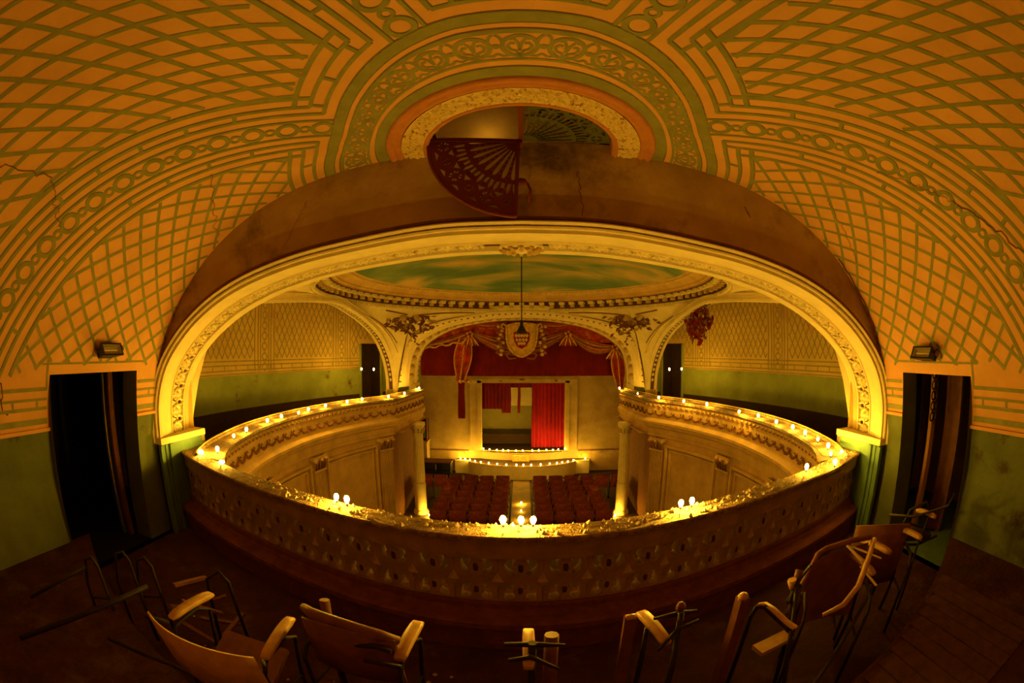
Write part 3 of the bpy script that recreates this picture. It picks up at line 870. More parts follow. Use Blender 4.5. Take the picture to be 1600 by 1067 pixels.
for k in range(1, 33):
    o = base if k == 1 else link_mesh('leaf_boss', base.data, e)
    o.location = (R[k].x, YF + 1.55, R[k].z); d = R[k + 1] - R[k - 1]; o.rotation_euler = (0, math.atan2(-d.z, d.x), 0)
for sd in (-1, 1):
    g = MB(); g.box((sd * 3.42, YB - 0.25, -1.45), (0.22, 0.55, 0.62), M['cream']); g.box((sd * 3.30, YB - 0.3, -1.4), (0.02, 0.3, 0.4), M['gilt']); g.build('pier_block', e)
# foliage relief in the far pendentives
def garland(x, y, z, sd, name, label):
    g = MB(); r2 = random.Random(11 + int(sd))
    for k in range(150):
        u = r2.gauss(0, 0.26); v = r2.gauss(0, 0.16)
        if abs(u) > .7 or v < -0.55 + abs(u) * 0.5 or v > .25: continue
        c = (u, 0.02 * r2.random(), v); a = r2.random() * PI
        R_ = Matrix.Rotation(a, 3, 'Y')
        L = 0.05 + 0.05 * r2.random(); pts = [(-L, 0, 0), (0, -.03, L * .45), (L, 0, 0), (0, -.03, -L * .45), (0, .02, 0)]
        vs = [Vector(c) + R_ @ Vector(p) for p in pts]
        g.add(vs, [(0, 1, 2), (0, 2, 3), (0, 4, 1), (1, 4, 2), (2, 4, 3), (3, 4, 0)], M['brown'] if k % 5 else M['gilt'])
    for sx in (-1, 1):
        g.blob((sx * 0.14, -.03, 0.02), (0.07, 0.05, 0.09), M['gilt'], 9); g.blob((sx * 0.15, -.04, 0.14), (0.04, 0.04, 0.045), M['gilt'], 8)
        g.tube([(sx * .1, -.03, 0), (sx * .25, -.04, .08), (sx * .38, -.03, .02)], [.03, .025, .015], M['brown'], 5)
    for k in range(7): g.tube([(0.02 * math.sin(k), -.01, -.2 - .06 * k), (0.05 * math.cos(k * 2), -.03, -.24 - .06 * k)], 0.018, M['brown'], 5)
    o = g.build(name, PEND); o.scale = (1.35, 1, 1.3); o.location = (x, y, z); o.rotation_euler = (D(-30), 0, sd * D(-42)); return o
garland(-2.80, 10.78, 0.72, -1, 'foliage_relief', 'brown moulded fruit and foliage relief in the pendentive on the left of the stage arch')
garland(2.80, 10.78, 0.72, 1, 'foliage_relief', 'brown moulded fruit and foliage relief in the pendentive on the right of the stage arch')
def pl_line(pts, r, m='cream'):
    g = MB(); g.tube(pts, r, M[m], 5); g.build('panel_border', PEND)
DV = Vector((0, -0.012, -0.012))
_, PF, PR, PL = PGR
for rows_, rng in ((PF, range(3, 22)), (PF, range(60, 41, -1)), (PR, range(60, 41, -1)), (PL, range(3, 22))):
    pl_line([Vector(rows_[i_][9]) + DV for i_ in rng], .020); pl_line([Vector(rows_[i_][8]) + DV for i_ in rng][1:], .010, 'brown')
for rows_, rng in ((PF, range(2, 20)), (PF, range(61, 43, -1)), (PR, range(61, 52, -1)), (PL, range(2, 11))):
    pl_line([Vector(rows_[i_][2]) + DV for i_ in rng], .016, 'brown')

# ------------------------------------------------------------------ horseshoe balcony fronts
TP = [(3.66, 3.62), (3.86, 4.15), (3.98, 4.8), (4.10, 5.6), (4.12, 6.6), (4.02, 7.6), (3.78, 8.7), (3.48, 9.5), (3.16, 10.12)]
WP = [(3.30, 3.85), (3.52, 4.3), (3.70, 4.85), (3.88, 5.6), (3.95, 6.4), (3.93, 7.4), (3.76, 8.3), (3.45, 9.2), (2.93, 10.14)]
TQ = catmull([(x, y, 0) for x, y in TP], 60); WQ = catmull([(x, y, 0) for x, y in WP], 60)
TQ += [Vector((3.16 - 0.17 * k / 8, 10.12 + 2.6 * k / 8, 0)) for k in range(1, 9)]
WQ += [Vector((2.93 - 0.13 * k / 8, 10.14 + 1.95 * k / 8 + (0.4 if k == 8 else 0), 0)) for k in range(1, 9)]
BZ = -1.20
def balcony(sd, nm):
    e = empty(nm); tag(e, kind='structure')
    T = [Vector((sd * p.x, p.y, 0)) for p in TQ]; W_ = [Vector((sd * p.x, p.y, 0)) for p in WQ]
    def P(i, t, z):
        d = (T[i] - W_[i]); dn = d.normalized(); p = W_[i].copy() + dn * t; p.z = z; return tuple(p)
    def sec(prof, m, name, smooth=False):
        mb = MB(); mb.grid([[P(i, t, z) for t, z in prof] for i in range(len(T))], m, smooth); return mb.build(name, e)
    sec([(0.34, -2.1), (0.34, BZ + 0.02), (0.30, BZ + 0.03), (0.28, BZ), (0.02, BZ), (-0.01, BZ - 0.02), (-0.01, BZ - 0.06), (0.03, BZ - 0.09)], M['rail_top'], 'rail')
    sec([(0.03, BZ - 0.09), (0.06, BZ - 0.11), (0.07, BZ - 0.17), (0.085, -1.42), (0.08, -1.66), (0.06, -1.68)], M['cream_lo'], 'parapet_face')
    sec([(0.06, -1.68), (0.0, -1.71), (-0.03, -1.73), (-0.03, -1.78), (0.0, -1.80), (0.02, -1.86), (0.06, -1.88), (0.12, -1.90), (0.12, -2.02), (0.145, -2.03), (0.145, -2.10), (0.20, -2.12)], M['cream_lo'], 'cornice_moulding')
    mb = MB(); mb.add([(sd * 3.1, 3.66, BZ - .004), (sd * 3.8, 3.75, BZ - .004), (sd * 3.95, 4.2, BZ - .004), (sd * 3.55, 4.4, BZ - .004), (sd * 3.3, 3.95, BZ - .004)], [(0, 1, 2, 3, 4)], M['rail_top']); mb.build('rail_corner', e)
    # relief garland and little brackets on the face
    swm = []
    for v_ in range(3):
        g = MB(); r2 = random.Random(2 + v_)
        for k in range(16):
            t = k / 15; g.blob((-0.12 + 0.24 * t + .015 * r2.random(), -0.012, -0.05 * math.sin(PI * t) + .03 * (r2.random() - .5)), (0.012 + .012 * r2.random(), 0.016, 0.010 + .014 * r2.random()), M['brown'], k, 5, 4, 0.9)
        for sx in (-1, 1):
            g.tube([(sx * .13, -.01, .0), (sx * .11, -.02, 0.05 + .02 * r2.random()), (sx * (.07 + .02 * r2.random()), -.02, 0.035)], .010, M['brown'], 5)
        swm.append(g)
    sw = swm[0].build('swag', e); sws = [sw.data]
    for g in swm[1:]:
        t_ = g.build('swag', e); sws.append(t_.data); bpy.data.objects.remove(t_)
    g = MB(); g.box((0, -0.015, 0), (0.07, 0.03, 0.05), M['gilt']); g.tube([(-.03, -.03, -.01), (.03, -.03, -.01)], .016, M['brown'], 6); bk = g.build('bracket', e)
    FQ_ = resample([Vector(P(i, 0.075, 0)) for i in range(len(T))], 62)
    for k in range(1, 61):
        d = (FQ_[k + 1] - FQ_[k - 1]).normalized(); rz = math.atan2(d.y, d.x) + (PI if sd < 0 else 0)
        # local -y must face the hall
        nrm = Vector((math.sin(rz), -math.cos(rz), 0))
        if nrm.dot(Vector((0, 7.5, 0)) - FQ_[k]) < 0: rz += PI
        if k % 2 == 0:
            o = sw if k == 2 else link_mesh('swag', sws[(k * 7 // 2) % 3], e); o.location = (FQ_[k].x, FQ_[k].y, -1.53); o.rotation_euler = (0, 0, rz)
        o = bk if k == 1 else link_mesh('bracket', bk.data, e); o.location = (FQ_[k].x, FQ_[k].y, -1.345); o.rotation_euler = (0, 0, rz)
    # rail lamp wire ledge
    mb = MB(); mb.tube([P(i, 0.30, BZ + 0.05) for i in range(0, len(T), 1)], 0.012, M['gold'], 5); mb.build('brass_handrail', e)
    return e, T, W_, P
BL = balcony(-1, 'trim_10'); BR = balcony(1, 'trim_11')
# lower side walls with moulded panels, pilasters and the free-standing fluted columns
LF = -4.62
def lower_wall(sd, nm, T, W_, P):
    e = empty(nm); tag(e, kind='structure')
    n = 60
    mb = MB(); mb.grid([[P(i, 0.22, -2.1), P(i, 0.22, LF)] for i in range(n)], M['cream_lo'], False); mb.build('wall_surface', e)
    L = [Vector(P(i, 0.22, 0)) for i in range(n)]
    acc = [0.0]
    for a, b in zip(L, L[1:]): acc.append(acc[-1] + (b - a).length)
    def at(s_, off, z):
        j = min(max(bisect.bisect(acc, s_), 1), n - 1); t = (s_ - acc[j - 1]) / (acc[j] - acc[j - 1])
        p = L[j - 1].lerp(L[j], t); d = (L[j] - L[j - 1]).normalized(); nn = Vector((d.y, -d.x, 0))
        if nn.dot(Vector((0, 7.5, 0)) - p) < 0: nn = -nn
        p = p + nn * off; return (p.x, p.y, z)
    S = acc[-1]
    # pilasters measured back from the stage end
    pil = [S - 0.24, S - 2.55, S - 4.5, S - 6.2]
    flut = None
    for k, c in enumerate(pil):
        g = MB(); hw = 0.19
        nf = 7; prof = []
        for i in range(nf):
            a = -hw + 2 * hw * i / nf; b = -hw + 2 * hw * (i + 1) / nf; q = (b - a)
            prof += [(a, 0.09), (a + q * .2, 0.09), (a + q * .3, 0.05), (a + q * .7, 0.05), (a + q * .8, 0.09)]
        prof += [(hw, 0.09)]; prof = [(-hw, 0.0)] + prof + [(hw, 0.0)]
        g.grid([[at(c + u, o_, z) for u, o_ in prof] for z in (-2.42, -4.45)], M['cream_lo'], False)
        for z0, z1, ex in ((-2.12, -2.2, 0.05), (-2.40, -2.44, 0.03), (-4.45, LF, 0.05)):
            g.grid([[at(c - hw - ex, o_, z0) if j == 0 else at(c + hw + ex, o_, z0) for j, o_ in ((0, 0.11), (1, 0.11))], [at(c - hw - ex, 0.11, z1), at(c + hw + ex, 0.11, z1)]], M['cream_lo'], False)
            g.grid([[at(c - hw - ex, 0, z0), at(c - hw - ex, 0.11, z0)], [at(c - hw - ex, 0, z1), at(c - hw - ex, 0.11, z1)]], M['cream_lo'], False)
            g.grid([[at(c + hw + ex, 0, z0), at(c + hw + ex, 0.11, z0)], [at(c + hw + ex, 0, z1), at(c + hw + ex, 0.11, z1)]], M['cream_lo'], False)
        o = g.build('pilaster', e)
        g = MB()
        for u in (-0.13, -0.045, 0.045, 0.13):
            g.tube([at(c + u, 0.09, -2.40), at(c + u * 1.15, 0.125, -2.28), at(c + u * 1.3, 0.15, -2.21), at(c + u * 1.3, 0.12, -2.22)], [.02, .028, .028, .015], M['brown'], 5)
        for u in (-.19, .19): g.tube([at(c + u, 0.10, -2.20), at(c + u, .16, -2.20)], .045, M['cream_lo'], 8)
        g.blob(at(c, .15, -2.2), (.04, .04, .04), M['gilt'], 3)
        g.build('capital', o)
        for q in range(5):
            pass
    # panels between pilasters
    pan = [(pil[1] + 0.28, pil[0] - 0.28), (pil[2] + 0.28, pil[1] - 0.28), (pil[3] + .28, pil[2] - .28)]
    for a, b in pan:
        g = MB(); k = 12
        for ins, dep in ((0.0, 0.09), (0.10, 0.05)):
            za, zb = -2.26 - ins, -4.25 + ins; wd = 0.05
            def bar(pts):
                g.grid([[at(s1, 0, z1), at(s1, dep, z1), at(s2, dep, z2), at(s2, 0, z2)] for (s1, z1), (s2, z2) in pts], M['cream_lo'], False)
            N = 10
            bar([((a + ins + (b - a - 2 * ins) * i / N, za), (a + ins + (b - a - 2 * ins) * i / N, za - wd)) for i in range(N + 1)])
            bar([((a + ins + (b - a - 2 * ins) * i / N, zb), (a + ins + (b - a - 2 * ins) * i / N, zb + wd)) for i in range(N + 1)])
            bar([((a + ins, za + (zb - za) * i / 4), (a + ins + wd, za + (zb - za) * i / 4)) for i in range(5)])
            bar([((b - ins, za + (zb - za) * i / 4), (b - ins - wd, za + (zb - za) * i / 4)) for i in range(5)])
        g.build('panel_moulding', e)
    return at, S
for sd, nm, B_ in ((-1, 'wall_lower_left', BL), (1, 'wall_lower_right', BR)):
    lower_wall(sd, nm, B_[1], B_[2], B_[3])
    # fluted column
    c = empty('column', (sd * 2.78, 11.45, LF)); tag(c, 'tall fluted cream column carrying the %s balcony end beside the stage' % ('left' if sd < 0 else 'right'), 'column')
    g = MB(); rows = []; nf = 18
    H = -2.0 - LF
    for z, r in ((0.12, .165), (0.9, .162), (0.9, .15), (1.0, .15), (1.0, .155), (H - .3, .135)):
        ring = []
        for k in range(nf * 3):
            a = 2 * PI * k / (nf * 3); q = r - (0.012 if k % 3 == 1 and z > 0.95 else 0); ring.append((q * math.cos(a), q * math.sin(a), z))
        rows.append(ring)
    g.grid(rows, M['cream'], False, closed=True); g.build('shaft', c)
    g = MB(); g.lathe((0, 0, 0), [(.22, 0), (.22, .05), (.20, .06), (.21, .09), (.18, .12), (.165, .13)], M['cream'], 20); g.build('base', c)
    g = MB(); g.lathe((0, 0, H - .32), [(.14, 0), (.155, .02), (.14, .04), (.17, .2), (.2, .24), (.2, .32), (0, .32)], M['cream'], 16)
    for k in range(10):
        a = 2 * PI * k / 10; g.tube([(.15 * math.cos(a), .15 * math.sin(a), H - .28), (.18 * math.cos(a), .18 * math.sin(a), H - .16), (.21 * math.cos(a), .21 * math.sin(a), H - .15)], [.02, .025, .012], M['gilt'], 5)
    g.build('capital', c)
# end piece of the balcony behind the column: dark passage wall
for sd, nm in ((-1, 'wall_passage_left'), (1, 'wall_passage_right')):
    mb = MB(); P4 = [(sd * 3.22, 9.9), (sd * 3.25, 11.6), (sd * 3.4, YB), (sd * 4.3, 16.0)]
    mb.grid([[(x, y, -2.05), (x, y, LF)] for x, y in P4], M['brown'], False)
    mb.grid([[(sd * 3.36, YB, 1.2), (sd * 3.36, YB, -2.1)], [(sd * 4.3, 16.0, 1.2), (sd * 4.3, 16.0, -2.1)]], M['stage_wall'], False)
    mb.add([(sd * 2.85, 10.2, -2.06), (sd * 4.6, 10.2, -2.06), (sd * 4.6, 14.3, -2.06), (sd * 2.8, 12.8, -2.06)], [(0, 1, 2, 3)], M['cream_lo'])
    tag(mb.build(nm), kind='structure')

# side gallery floors, steps and curved outer walls
GP = [(3.98, 4.16), (6.3, 4.2), (6.75, 5.4), (6.78, 7.0), (6.65, 8.6), (6.3, 10.2), (5.9, 11.6), (5.35, 12.9), (4.6, 14.2), (3.5, 15.0)]
for sd, nm in ((-1, 'wall_gallery_left'), (1, 'wall_gallery_right')):
    Q = catmull([(sd * x, y, 0) for x, y in GP[1:]], 50)
    acc = [0.0]
    for a, b in zip(Q, Q[1:]): acc.append(acc[-1] + (b - a).length)
    def at(s_, z, off=0.0):
        j = min(max(bisect.bisect(acc, s_), 1), len(Q) - 1); t = (s_ - acc[j - 1]) / (acc[j] - acc[j - 1]); p = Q[j - 1].lerp(Q[j], t)
        d = (Q[j] - Q[j - 1]).normalized(); n = Vector((d.y, -d.x, 0))
        if n.dot(Vector((0, 8, 0)) - p) < 0: n = -n
        return Vector((p.x + n.x * off, p.y + n.y * off, z))
    # doorway position: where the wall crosses the line of the lamps
    ds = min(range(len(Q)), key=lambda i: abs(abs(Q[i].x) / Q[i].y - 0.3595)); sdoor = acc[ds]; d0, d1 = sdoor - 0.42, sdoor + 0.42
    S = acc[-1]; cuts = sorted([S * i / 46 for i in range(47)] + [d0, d1])
    mb = MB()
    for a, b in zip(cuts, cuts[1:]):
        for z0, z1, m in ((2.0, 0.12, 'wallpaint'), (0.12, -0.66, 'wallpaint'), (-0.66, -1.48, 'wall_green2'), (-1.48, -2.4, 'dark')):
            if a >= d0 - 1e-6 and b <= d1 + 1e-6 and z1 < 0.1: continue
            mb.add([at(a, z0), at(b, z0), at(b, z1), at(a, z1)], [(0, 1, 2, 3)], M[m])
    mb.add([(sd * 3.95, WY + .7, -2.4), (sd * 6.45, WY + .7, -2.4), (sd * 6.45, WY + .7, 2.0), (sd * 3.95, WY + .7, 2.0)], [(0, 1, 2, 3)], M['wallpaint'])
    wo = tag(mb.build(nm), kind='structure')
    mb = MB(); mb.grid([[at(a, 2.0), (sd * 3.6, 8, 2.0)] for a in cuts], M['wallpaint'], False); tag(mb.build('ceiling_gallery_' + ('left' if sd < 0 else 'right')), kind='structure')
    # painted decoration on it
    p = Paint(lambda u, z, off: at(u, z, off * 2))
    G2 = M['stencil_dk2']
    bands = [sdoor - 1.25, sdoor - 4.4, sdoor - 7.6, 1.0]
    for z, wd in ((-0.64, 0.03), (-0.56, 0.03), (-0.44, 0.03), (-0.34, 0.03)):
        p.line([(0.2, z), (d0 - .05, z)], wd, G2, step=.25)
    u = 0.3
    while u < d0 - .2: p.line([(u, -0.56), (u, -0.44)], 0.03, G2); u += 0.42
    for bc in bands:
        if bc < 0.3 or bc > S - .5: continue
        for o_ in (-0.36, -0.24, -0.15, 0.15, 0.24, 0.36): p.line([(bc + o_, -0.60), (bc + o_, 1.95)], 0.035, G2, step=.5)
        z = -0.5
        while z < 1.9: p.ring((bc, z), 0.085, 0.035, G2, n=14); p.ring((bc, z + .13), 0.03, 0.02, G2, n=8); z += 0.26
    sp = 0.20; kk = -20
    ug = 0.2
    for fam in (-1, 1):
        for kk in range(-30, 90):
            u0 = kk * sp; run = []
            for i in range(40):
                z = -0.28 + i * 0.06; uu = u0 + fam * (z + .28) * 0.55
                ok = 0.3 < uu < S - .6 and all(abs(uu - b_) > 0.40 for b_ in bands) and not (d0 - .1 < uu < d1 + .1 and z < 0.25)
                if ok: run.append((uu, z))
                else:
                    if len(run) > 1: p.line(run, 0.03, G2, step=1)
                    run = []
            if len(run) > 1: p.line(run, 0.03, G2, step=1)
    p.mb.build('painted_trellis', wo)
    g = MB(); g.tube([at(a, -0.66, 0.01) for a in cuts if a < d0], 0.018, M['wallpaint'], 4); g.build('dado_rail', wo)
    # door recess
    dm = MB()
    A, Bp = at(d0, 0), at(d1, 0); nrm = (at(sdoor, 0) - at(sdoor, 0, 1)); 
    C_, D_ = A + nrm * 0.5, Bp + nrm * 0.5
    for (q0, q1) in ((A, C_), (C_, D_), (D_, Bp)):
        dm.add([(q0.x, q0.y, 0.12), (q1.x, q1.y, .12), (q1.x, q1.y, -2.4), (q0.x, q0.y, -2.4)], [(0, 1, 2, 3)], M['dark'])
    dm.add([(A.x, A.y, .12), (Bp.x, Bp.y, .12), (D_.x, D_.y, .12), (C_.x, C_.y, .12)], [(0, 1, 2, 3)], M['dark'])
    dob = tag(dm.build('door_3' if sd < 0 else 'door_4'), kind='structure')
    for s_ in (d0 - 0.03, d1 + 0.03):
        q = at(s_, -1.0, .02); g = MB(); g.box((q.x, q.y, -1.1), (0.07, 0.07, 2.4), M['wall_green2']); g.build('door_frame', dob)
    # floor
    mb = MB(); n = len(TQ)
    fl = [[(sd * (TQ[i].x + .1), TQ[i].y, -2.1), (sd * (TQ[i].x + .9), TQ[i].y * .95 + .4, -2.1)] for i in range(n)]
    mb.add([(sd * 3.5, 3.9, -2.1), (sd * 7.2, 3.9, -2.1), (sd * 7.2, 15.2, -2.1), (sd * 3.4, 15.2, -2.1), (sd * 3.4, 10.5, -2.1), (sd * 4.3, 8.2, -2.1), (sd * 4.3, 6, -2.1)], [(0, 1, 2, 3, 4, 5, 6)], M['dark'])
    tag(mb.build('floor_gallery_' + ('left' if sd < 0 else 'right')), kind='structure')
GAL_AT = at

# ------------------------------------------------------------------ front parapet
def fy(x): return 2.70 + 0.077 * x * x + 0.10 * math.sin(PI * min(abs(x), 4) / 4) ** 2
FPX = [Vector((-3.86 + 7.72 * i / 160, fy(-3.86 + 7.72 * i / 160), 0)) for i in range(161)]
FPC = resample(FPX, 109)           # rail centre line
def fnorm(i):
    a = FPC[max(i - 1, 0)]; b = FPC[min(i + 1, len(FPC) - 1)]; d = (b - a).normalized(); return Vector((d.y, -d.x, 0))   # toward the camera
par = empty('gallery_parapet', (0, 2.7, FL)); PO = Vector((0, 2.7, FL))
tag(par, 'long curved pierced plaster parapet with rubble-strewn top in front of the upper gallery', 'parapet')
def psec(prof, m, name):
    mb = MB(); rows = [[tuple(FPC[i] + fnorm(i) * t + Vector((0, 0, z)) - PO) for t, z in prof] for i in range(len(FPC))]
    mb.grid(rows, m, False); return mb.build(name, par)
psec([(-0.13, -1.40), (-0.13, -1.23), (-0.11, -1.205), (0.11, -1.20), (0.12, -1.21), (0.12, -1.235), (0.10, -1.24), (0.085, -1.25)], M['rail_top'], 'rail_top')
psec([(0.085, -1.25), (0.08, -1.255), (0.075, -1.385), (0.045, -1.39), (-0.13, -1.40)], M['bal'], 'rail_face')
psec([(-0.14, -1.76), (0.06, -1.755), (0.075, -1.765), (0.08, -1.80), (0.10, -1.805), (0.12, -1.83), (0.20, -1.835), (0.225, -1.85), (0.23, -1.89), (0.20, -1.90), (0.20, FL), (-0.14, FL), (-0.14, -1.76)], M['bal_red'], 'plinth')
# one pierced bay: two openings above, two below, each with a bulbous stem between, and half-lozenges at the joints
BW = (resample(FPX, 3)[0] - resample(FPX, 3)[0]).length
Ltot = sum((b - a).length for a, b in zip(FPC, FPC[1:])); NBAY = 27; bw = Ltot / NBAY
zc_, hh = -1.575, 0.185
def bay_mesh():
    W2 = bw / 2
    out = [(-W2, -hh), (W2, -hh), (W2, hh), (-W2, hh)]
    H = []
    for sx in (-1, 1):
        # upper crescent
        u = [(0.030, .165), (0.060, .178), (0.095, .165), (0.112, .125), (0.104, .080), (0.075, .048), (0.045, .040), (0.032, .060), (0.052, .085), (0.058, .115), (0.045, .14)]
        H.append([(sx * a, b) for a, b in u])
        l = [(0.030, -.045), (0.060, -.035), (0.095, -.060), (0.108, -.105), (0.110, -.160), (0.075, -.165), (0.040, -.150), (0.035, -.125), (0.055, -.10), (0.050, -.07)]
        H.append([(sx * a, b) for a, b in l])
    return plate_mesh('pierced_bay', [out] + H, 0.085, M['bal'])
bay = bay_mesh()
R = resample(FPC, NBAY + 1)
g = MB()
g.tube([(0, 0, -.17), (0, 0.0, -.12), (0, 0, -.04), (0, 0, 0.0), (0, 0, .05), (0, 0, .12), (0, 0, .17)], [.03, .022, .034, .02, .036, .024, .034], M['stem'], 7)
g.blob((0, -.03, .10), (.03, .02, .05), M['stem'], 2); g.blob((0, -.03, -.09), (.028, .02, .045), M['stem'], 4)
st_me = None
g2 = MB(); 
g2.add([(0, -0.020, 0.055), (0.042, -0.0, -0.02), (0, -0.0, -0.06), (-0.042, 0, -0.02), (0, -0.028, -0.005), (0, 0.0, 0.06)], [(5, 4, 1), (1, 4, 2), (2, 4, 3), (3, 4, 5)], M['loz'])
for k in range(NBAY):
    a, b = R[k], R[k + 1]; c = (a + b) / 2; d = (b - a).normalized()
    rz = math.atan2(d.y, d.x)
    o = bpy.data.objects.new('pierced_panel', bay); COL.objects.link(o); o.parent = par
    o.matrix_basis = Matrix.Translation(Vector((c.x, c.y, zc_)) - PO) @ Matrix.Rotation(rz, 4, 'Z') @ Matrix.Rotation(PI / 2, 4, 'X')
    if k == 0: stem = g.build('turned_stem', par); s_ = stem
    else: s_ = link_mesh('turned_stem', stem.data, par)
    s_.matrix_basis = Matrix.Translation(Vector((c.x, c.y, zc_)) - PO) @ Matrix.Rotation(rz, 4, 'Z')
    if k == 0: loz = g2.build('lozenge', par); l_ = loz
    else: l_ = link_mesh('lozenge', loz.data, par)
    nn = Vector((d.y, -d.x, 0)) * 0.046
    l_.matrix_basis = Matrix.Translation(Vector((b.x, b.y, zc_ + 0.01)) + nn - PO) @ Matrix.Rotation(rz, 4, 'Z')
# crumbs of fallen plaster on the rail
g = MB(); rnd = random.Random(21)
for k in range(900):
    i = rnd.random() * 107; i0 = int(i); p = FPC[i0].lerp(FPC[i0 + 1], i - i0) + fnorm(i0) * rnd.uniform(-0.10, 0.09)
    s = 0.004 + 0.012 * rnd.random() ** 3 * (1.5 if abs(p.x) < 2.2 else 0.8)
    z = -1.197 + s * .5
    a = rnd.random() * PI
    vs = [Vector((p.x, p.y, z)) + Matrix.Rotation(a, 3, 'Z') @ Vector(q) * s for q in ((1, 0, -.5), (0, 1.2, -.4), (-1, 0.1, -.5), (0, -1, -.5), (0.1, 0, .9))]
    g.add(vs, [(0, 1, 4), (1, 2, 4), (2, 3, 4), (3, 0, 4)], M['rubble'])
o = g.build('plaster_debris'); tag(o, 'crumbs of fallen plaster scattered along the top of the curved parapet', 'debris', kind='stuff')
g = MB()
for k in range(60):
    x = rnd.uniform(-3, 3); y = rnd.uniform(1.2, 2.2); s = rnd.uniform(.006, .022)
    if y > fy(x) - .3 or x > 1.4: continue
    vs = [Vector((x, y, FL + s * .4)) + Vector(q) * s for q in ((1, 0, -.4), (0, 1.2, -.4), (-1, 0.1, -.4), (0, -1, -.4), (0.1, 0, .5))]
    g.add(vs, [(0, 1, 4), (1, 2, 4), (2, 3, 4), (3, 0, 4)], M['rubble'])
tag(g.build('floor_debris'), 'small lumps of plaster lying on the gallery floor between seats and parapet', 'debris', kind='stuff')

# gallery floor: low front row and the raised tread behind it
mb = MB(); rows = []
for i in range(61):
    x = -4.0 + 8.0 * i / 60; rows.append([(x, fy(min(max(x, -3.86), 3.86)) + .1, FL), (x, 1.8, FL), (x, 0.6, FL)])
mb.grid(rows, M['floor'], False)
tag(mb.build('floor'), kind='structure')
def edge_y(x): return 0.93 + 0.072 * x * x
ZU = -1.76
mb = MB(); rows = []
for i in range(61):
    x = -4.0 + 8.0 * i / 60; y = edge_y(x); rows.append([(x, y + 0.015, FL), (x, y + 0.015, ZU - 0.04), (x, y + .03, ZU - .035), (x, y + .03, ZU), (x, y - .2, ZU), (x, BACK_Y, ZU)])
mb.grid(rows, M['floor'], False)
tread = tag(mb.build('floor_upper_tread'), kind='structure')
g = MB()   # floor boards on the tread near the right
for k in range(9):
    g = MB(); x0 = 1.9 + 0.16 * k; y1 = edge_y(x0) - .02
    g.box((x0, (y1 + .45) / 2, ZU + 0.004), (0.15, y1 - .45, 0.012 + 0.003 * (k % 2)), M['plank']); g.build('plank', tread)

# rooms beyond the two doorways
def room(sd, nm):
    x0, x1 = sd * 4.24, sd * 5.9
    y0, y1 = 0.8, 4.2
    mb = MB()
    def q(a, b, c, d, m): mb.add([a, b, c, d], [(0, 1, 2, 3)], m)
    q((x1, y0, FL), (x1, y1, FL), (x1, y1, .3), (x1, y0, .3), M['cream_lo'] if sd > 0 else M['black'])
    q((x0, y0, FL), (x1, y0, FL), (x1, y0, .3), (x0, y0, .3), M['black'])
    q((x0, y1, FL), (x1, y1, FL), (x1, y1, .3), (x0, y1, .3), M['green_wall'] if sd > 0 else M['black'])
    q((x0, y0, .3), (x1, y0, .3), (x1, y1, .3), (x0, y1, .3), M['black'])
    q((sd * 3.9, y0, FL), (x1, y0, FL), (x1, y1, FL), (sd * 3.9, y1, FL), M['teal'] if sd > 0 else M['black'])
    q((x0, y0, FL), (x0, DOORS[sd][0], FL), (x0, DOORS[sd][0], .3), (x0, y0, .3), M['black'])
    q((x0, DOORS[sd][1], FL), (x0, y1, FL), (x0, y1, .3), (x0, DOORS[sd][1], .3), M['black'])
    return tag(mb.build(nm), kind='structure')
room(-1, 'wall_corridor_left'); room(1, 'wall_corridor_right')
d1_ = empty('door_1', (-4.3, 2.9, FL)); tag(d1_, kind='structure')
g = MB(); g.box((0.0, 0.04, 0.92), (0.05, 0.07, 1.84), M['wood_dk']); g.box((-.12, 0.02, .92), (.04, .05, 1.84), M['teal']); g.build('door_jamb', d1_)
g = MB(); g.tube([(-.06, -.02, .1), (-.05, -.03, 1.0), (-.06, -.02, 1.8)], .008, M['gold'], 5); g.build('door_edge_strip', d1_)
d2_ = empty('door_2', (4.25, 2.95, FL)); tag(d2_, kind='structure')
g = MB(); g.box((0.18, 0.03, 0.92), (0.09, 0.05, 1.84), M['vault']); g.build('door_jamb', d2_)
g = MB(); g.box((0.5, -.12, 0.92), (0.06, .25, 1.84), M['wood_dk']); g.build('door_leaf', d2_)
o = MB()
for k in range(5):
    z = 1.78 - k * 0.11
    o.tube([(0.02 + .045 * math.cos(a * PI / 6), 0.0, z + .045 * math.sin(a * PI / 6)) for a in range(13)], .010, M['iron'], 5)
    o.tube([(.07, 0, z - .02), (.10, 0, z - .055), (.07, 0, z - .09)], .008, M['iron'], 5)
ob = o.build('iron_scrollwork'); ob.location = (4.28, 2.90, FL + .02); tag(ob, 'black wrought iron scrollwork hanging inside the right doorway', 'ironwork')

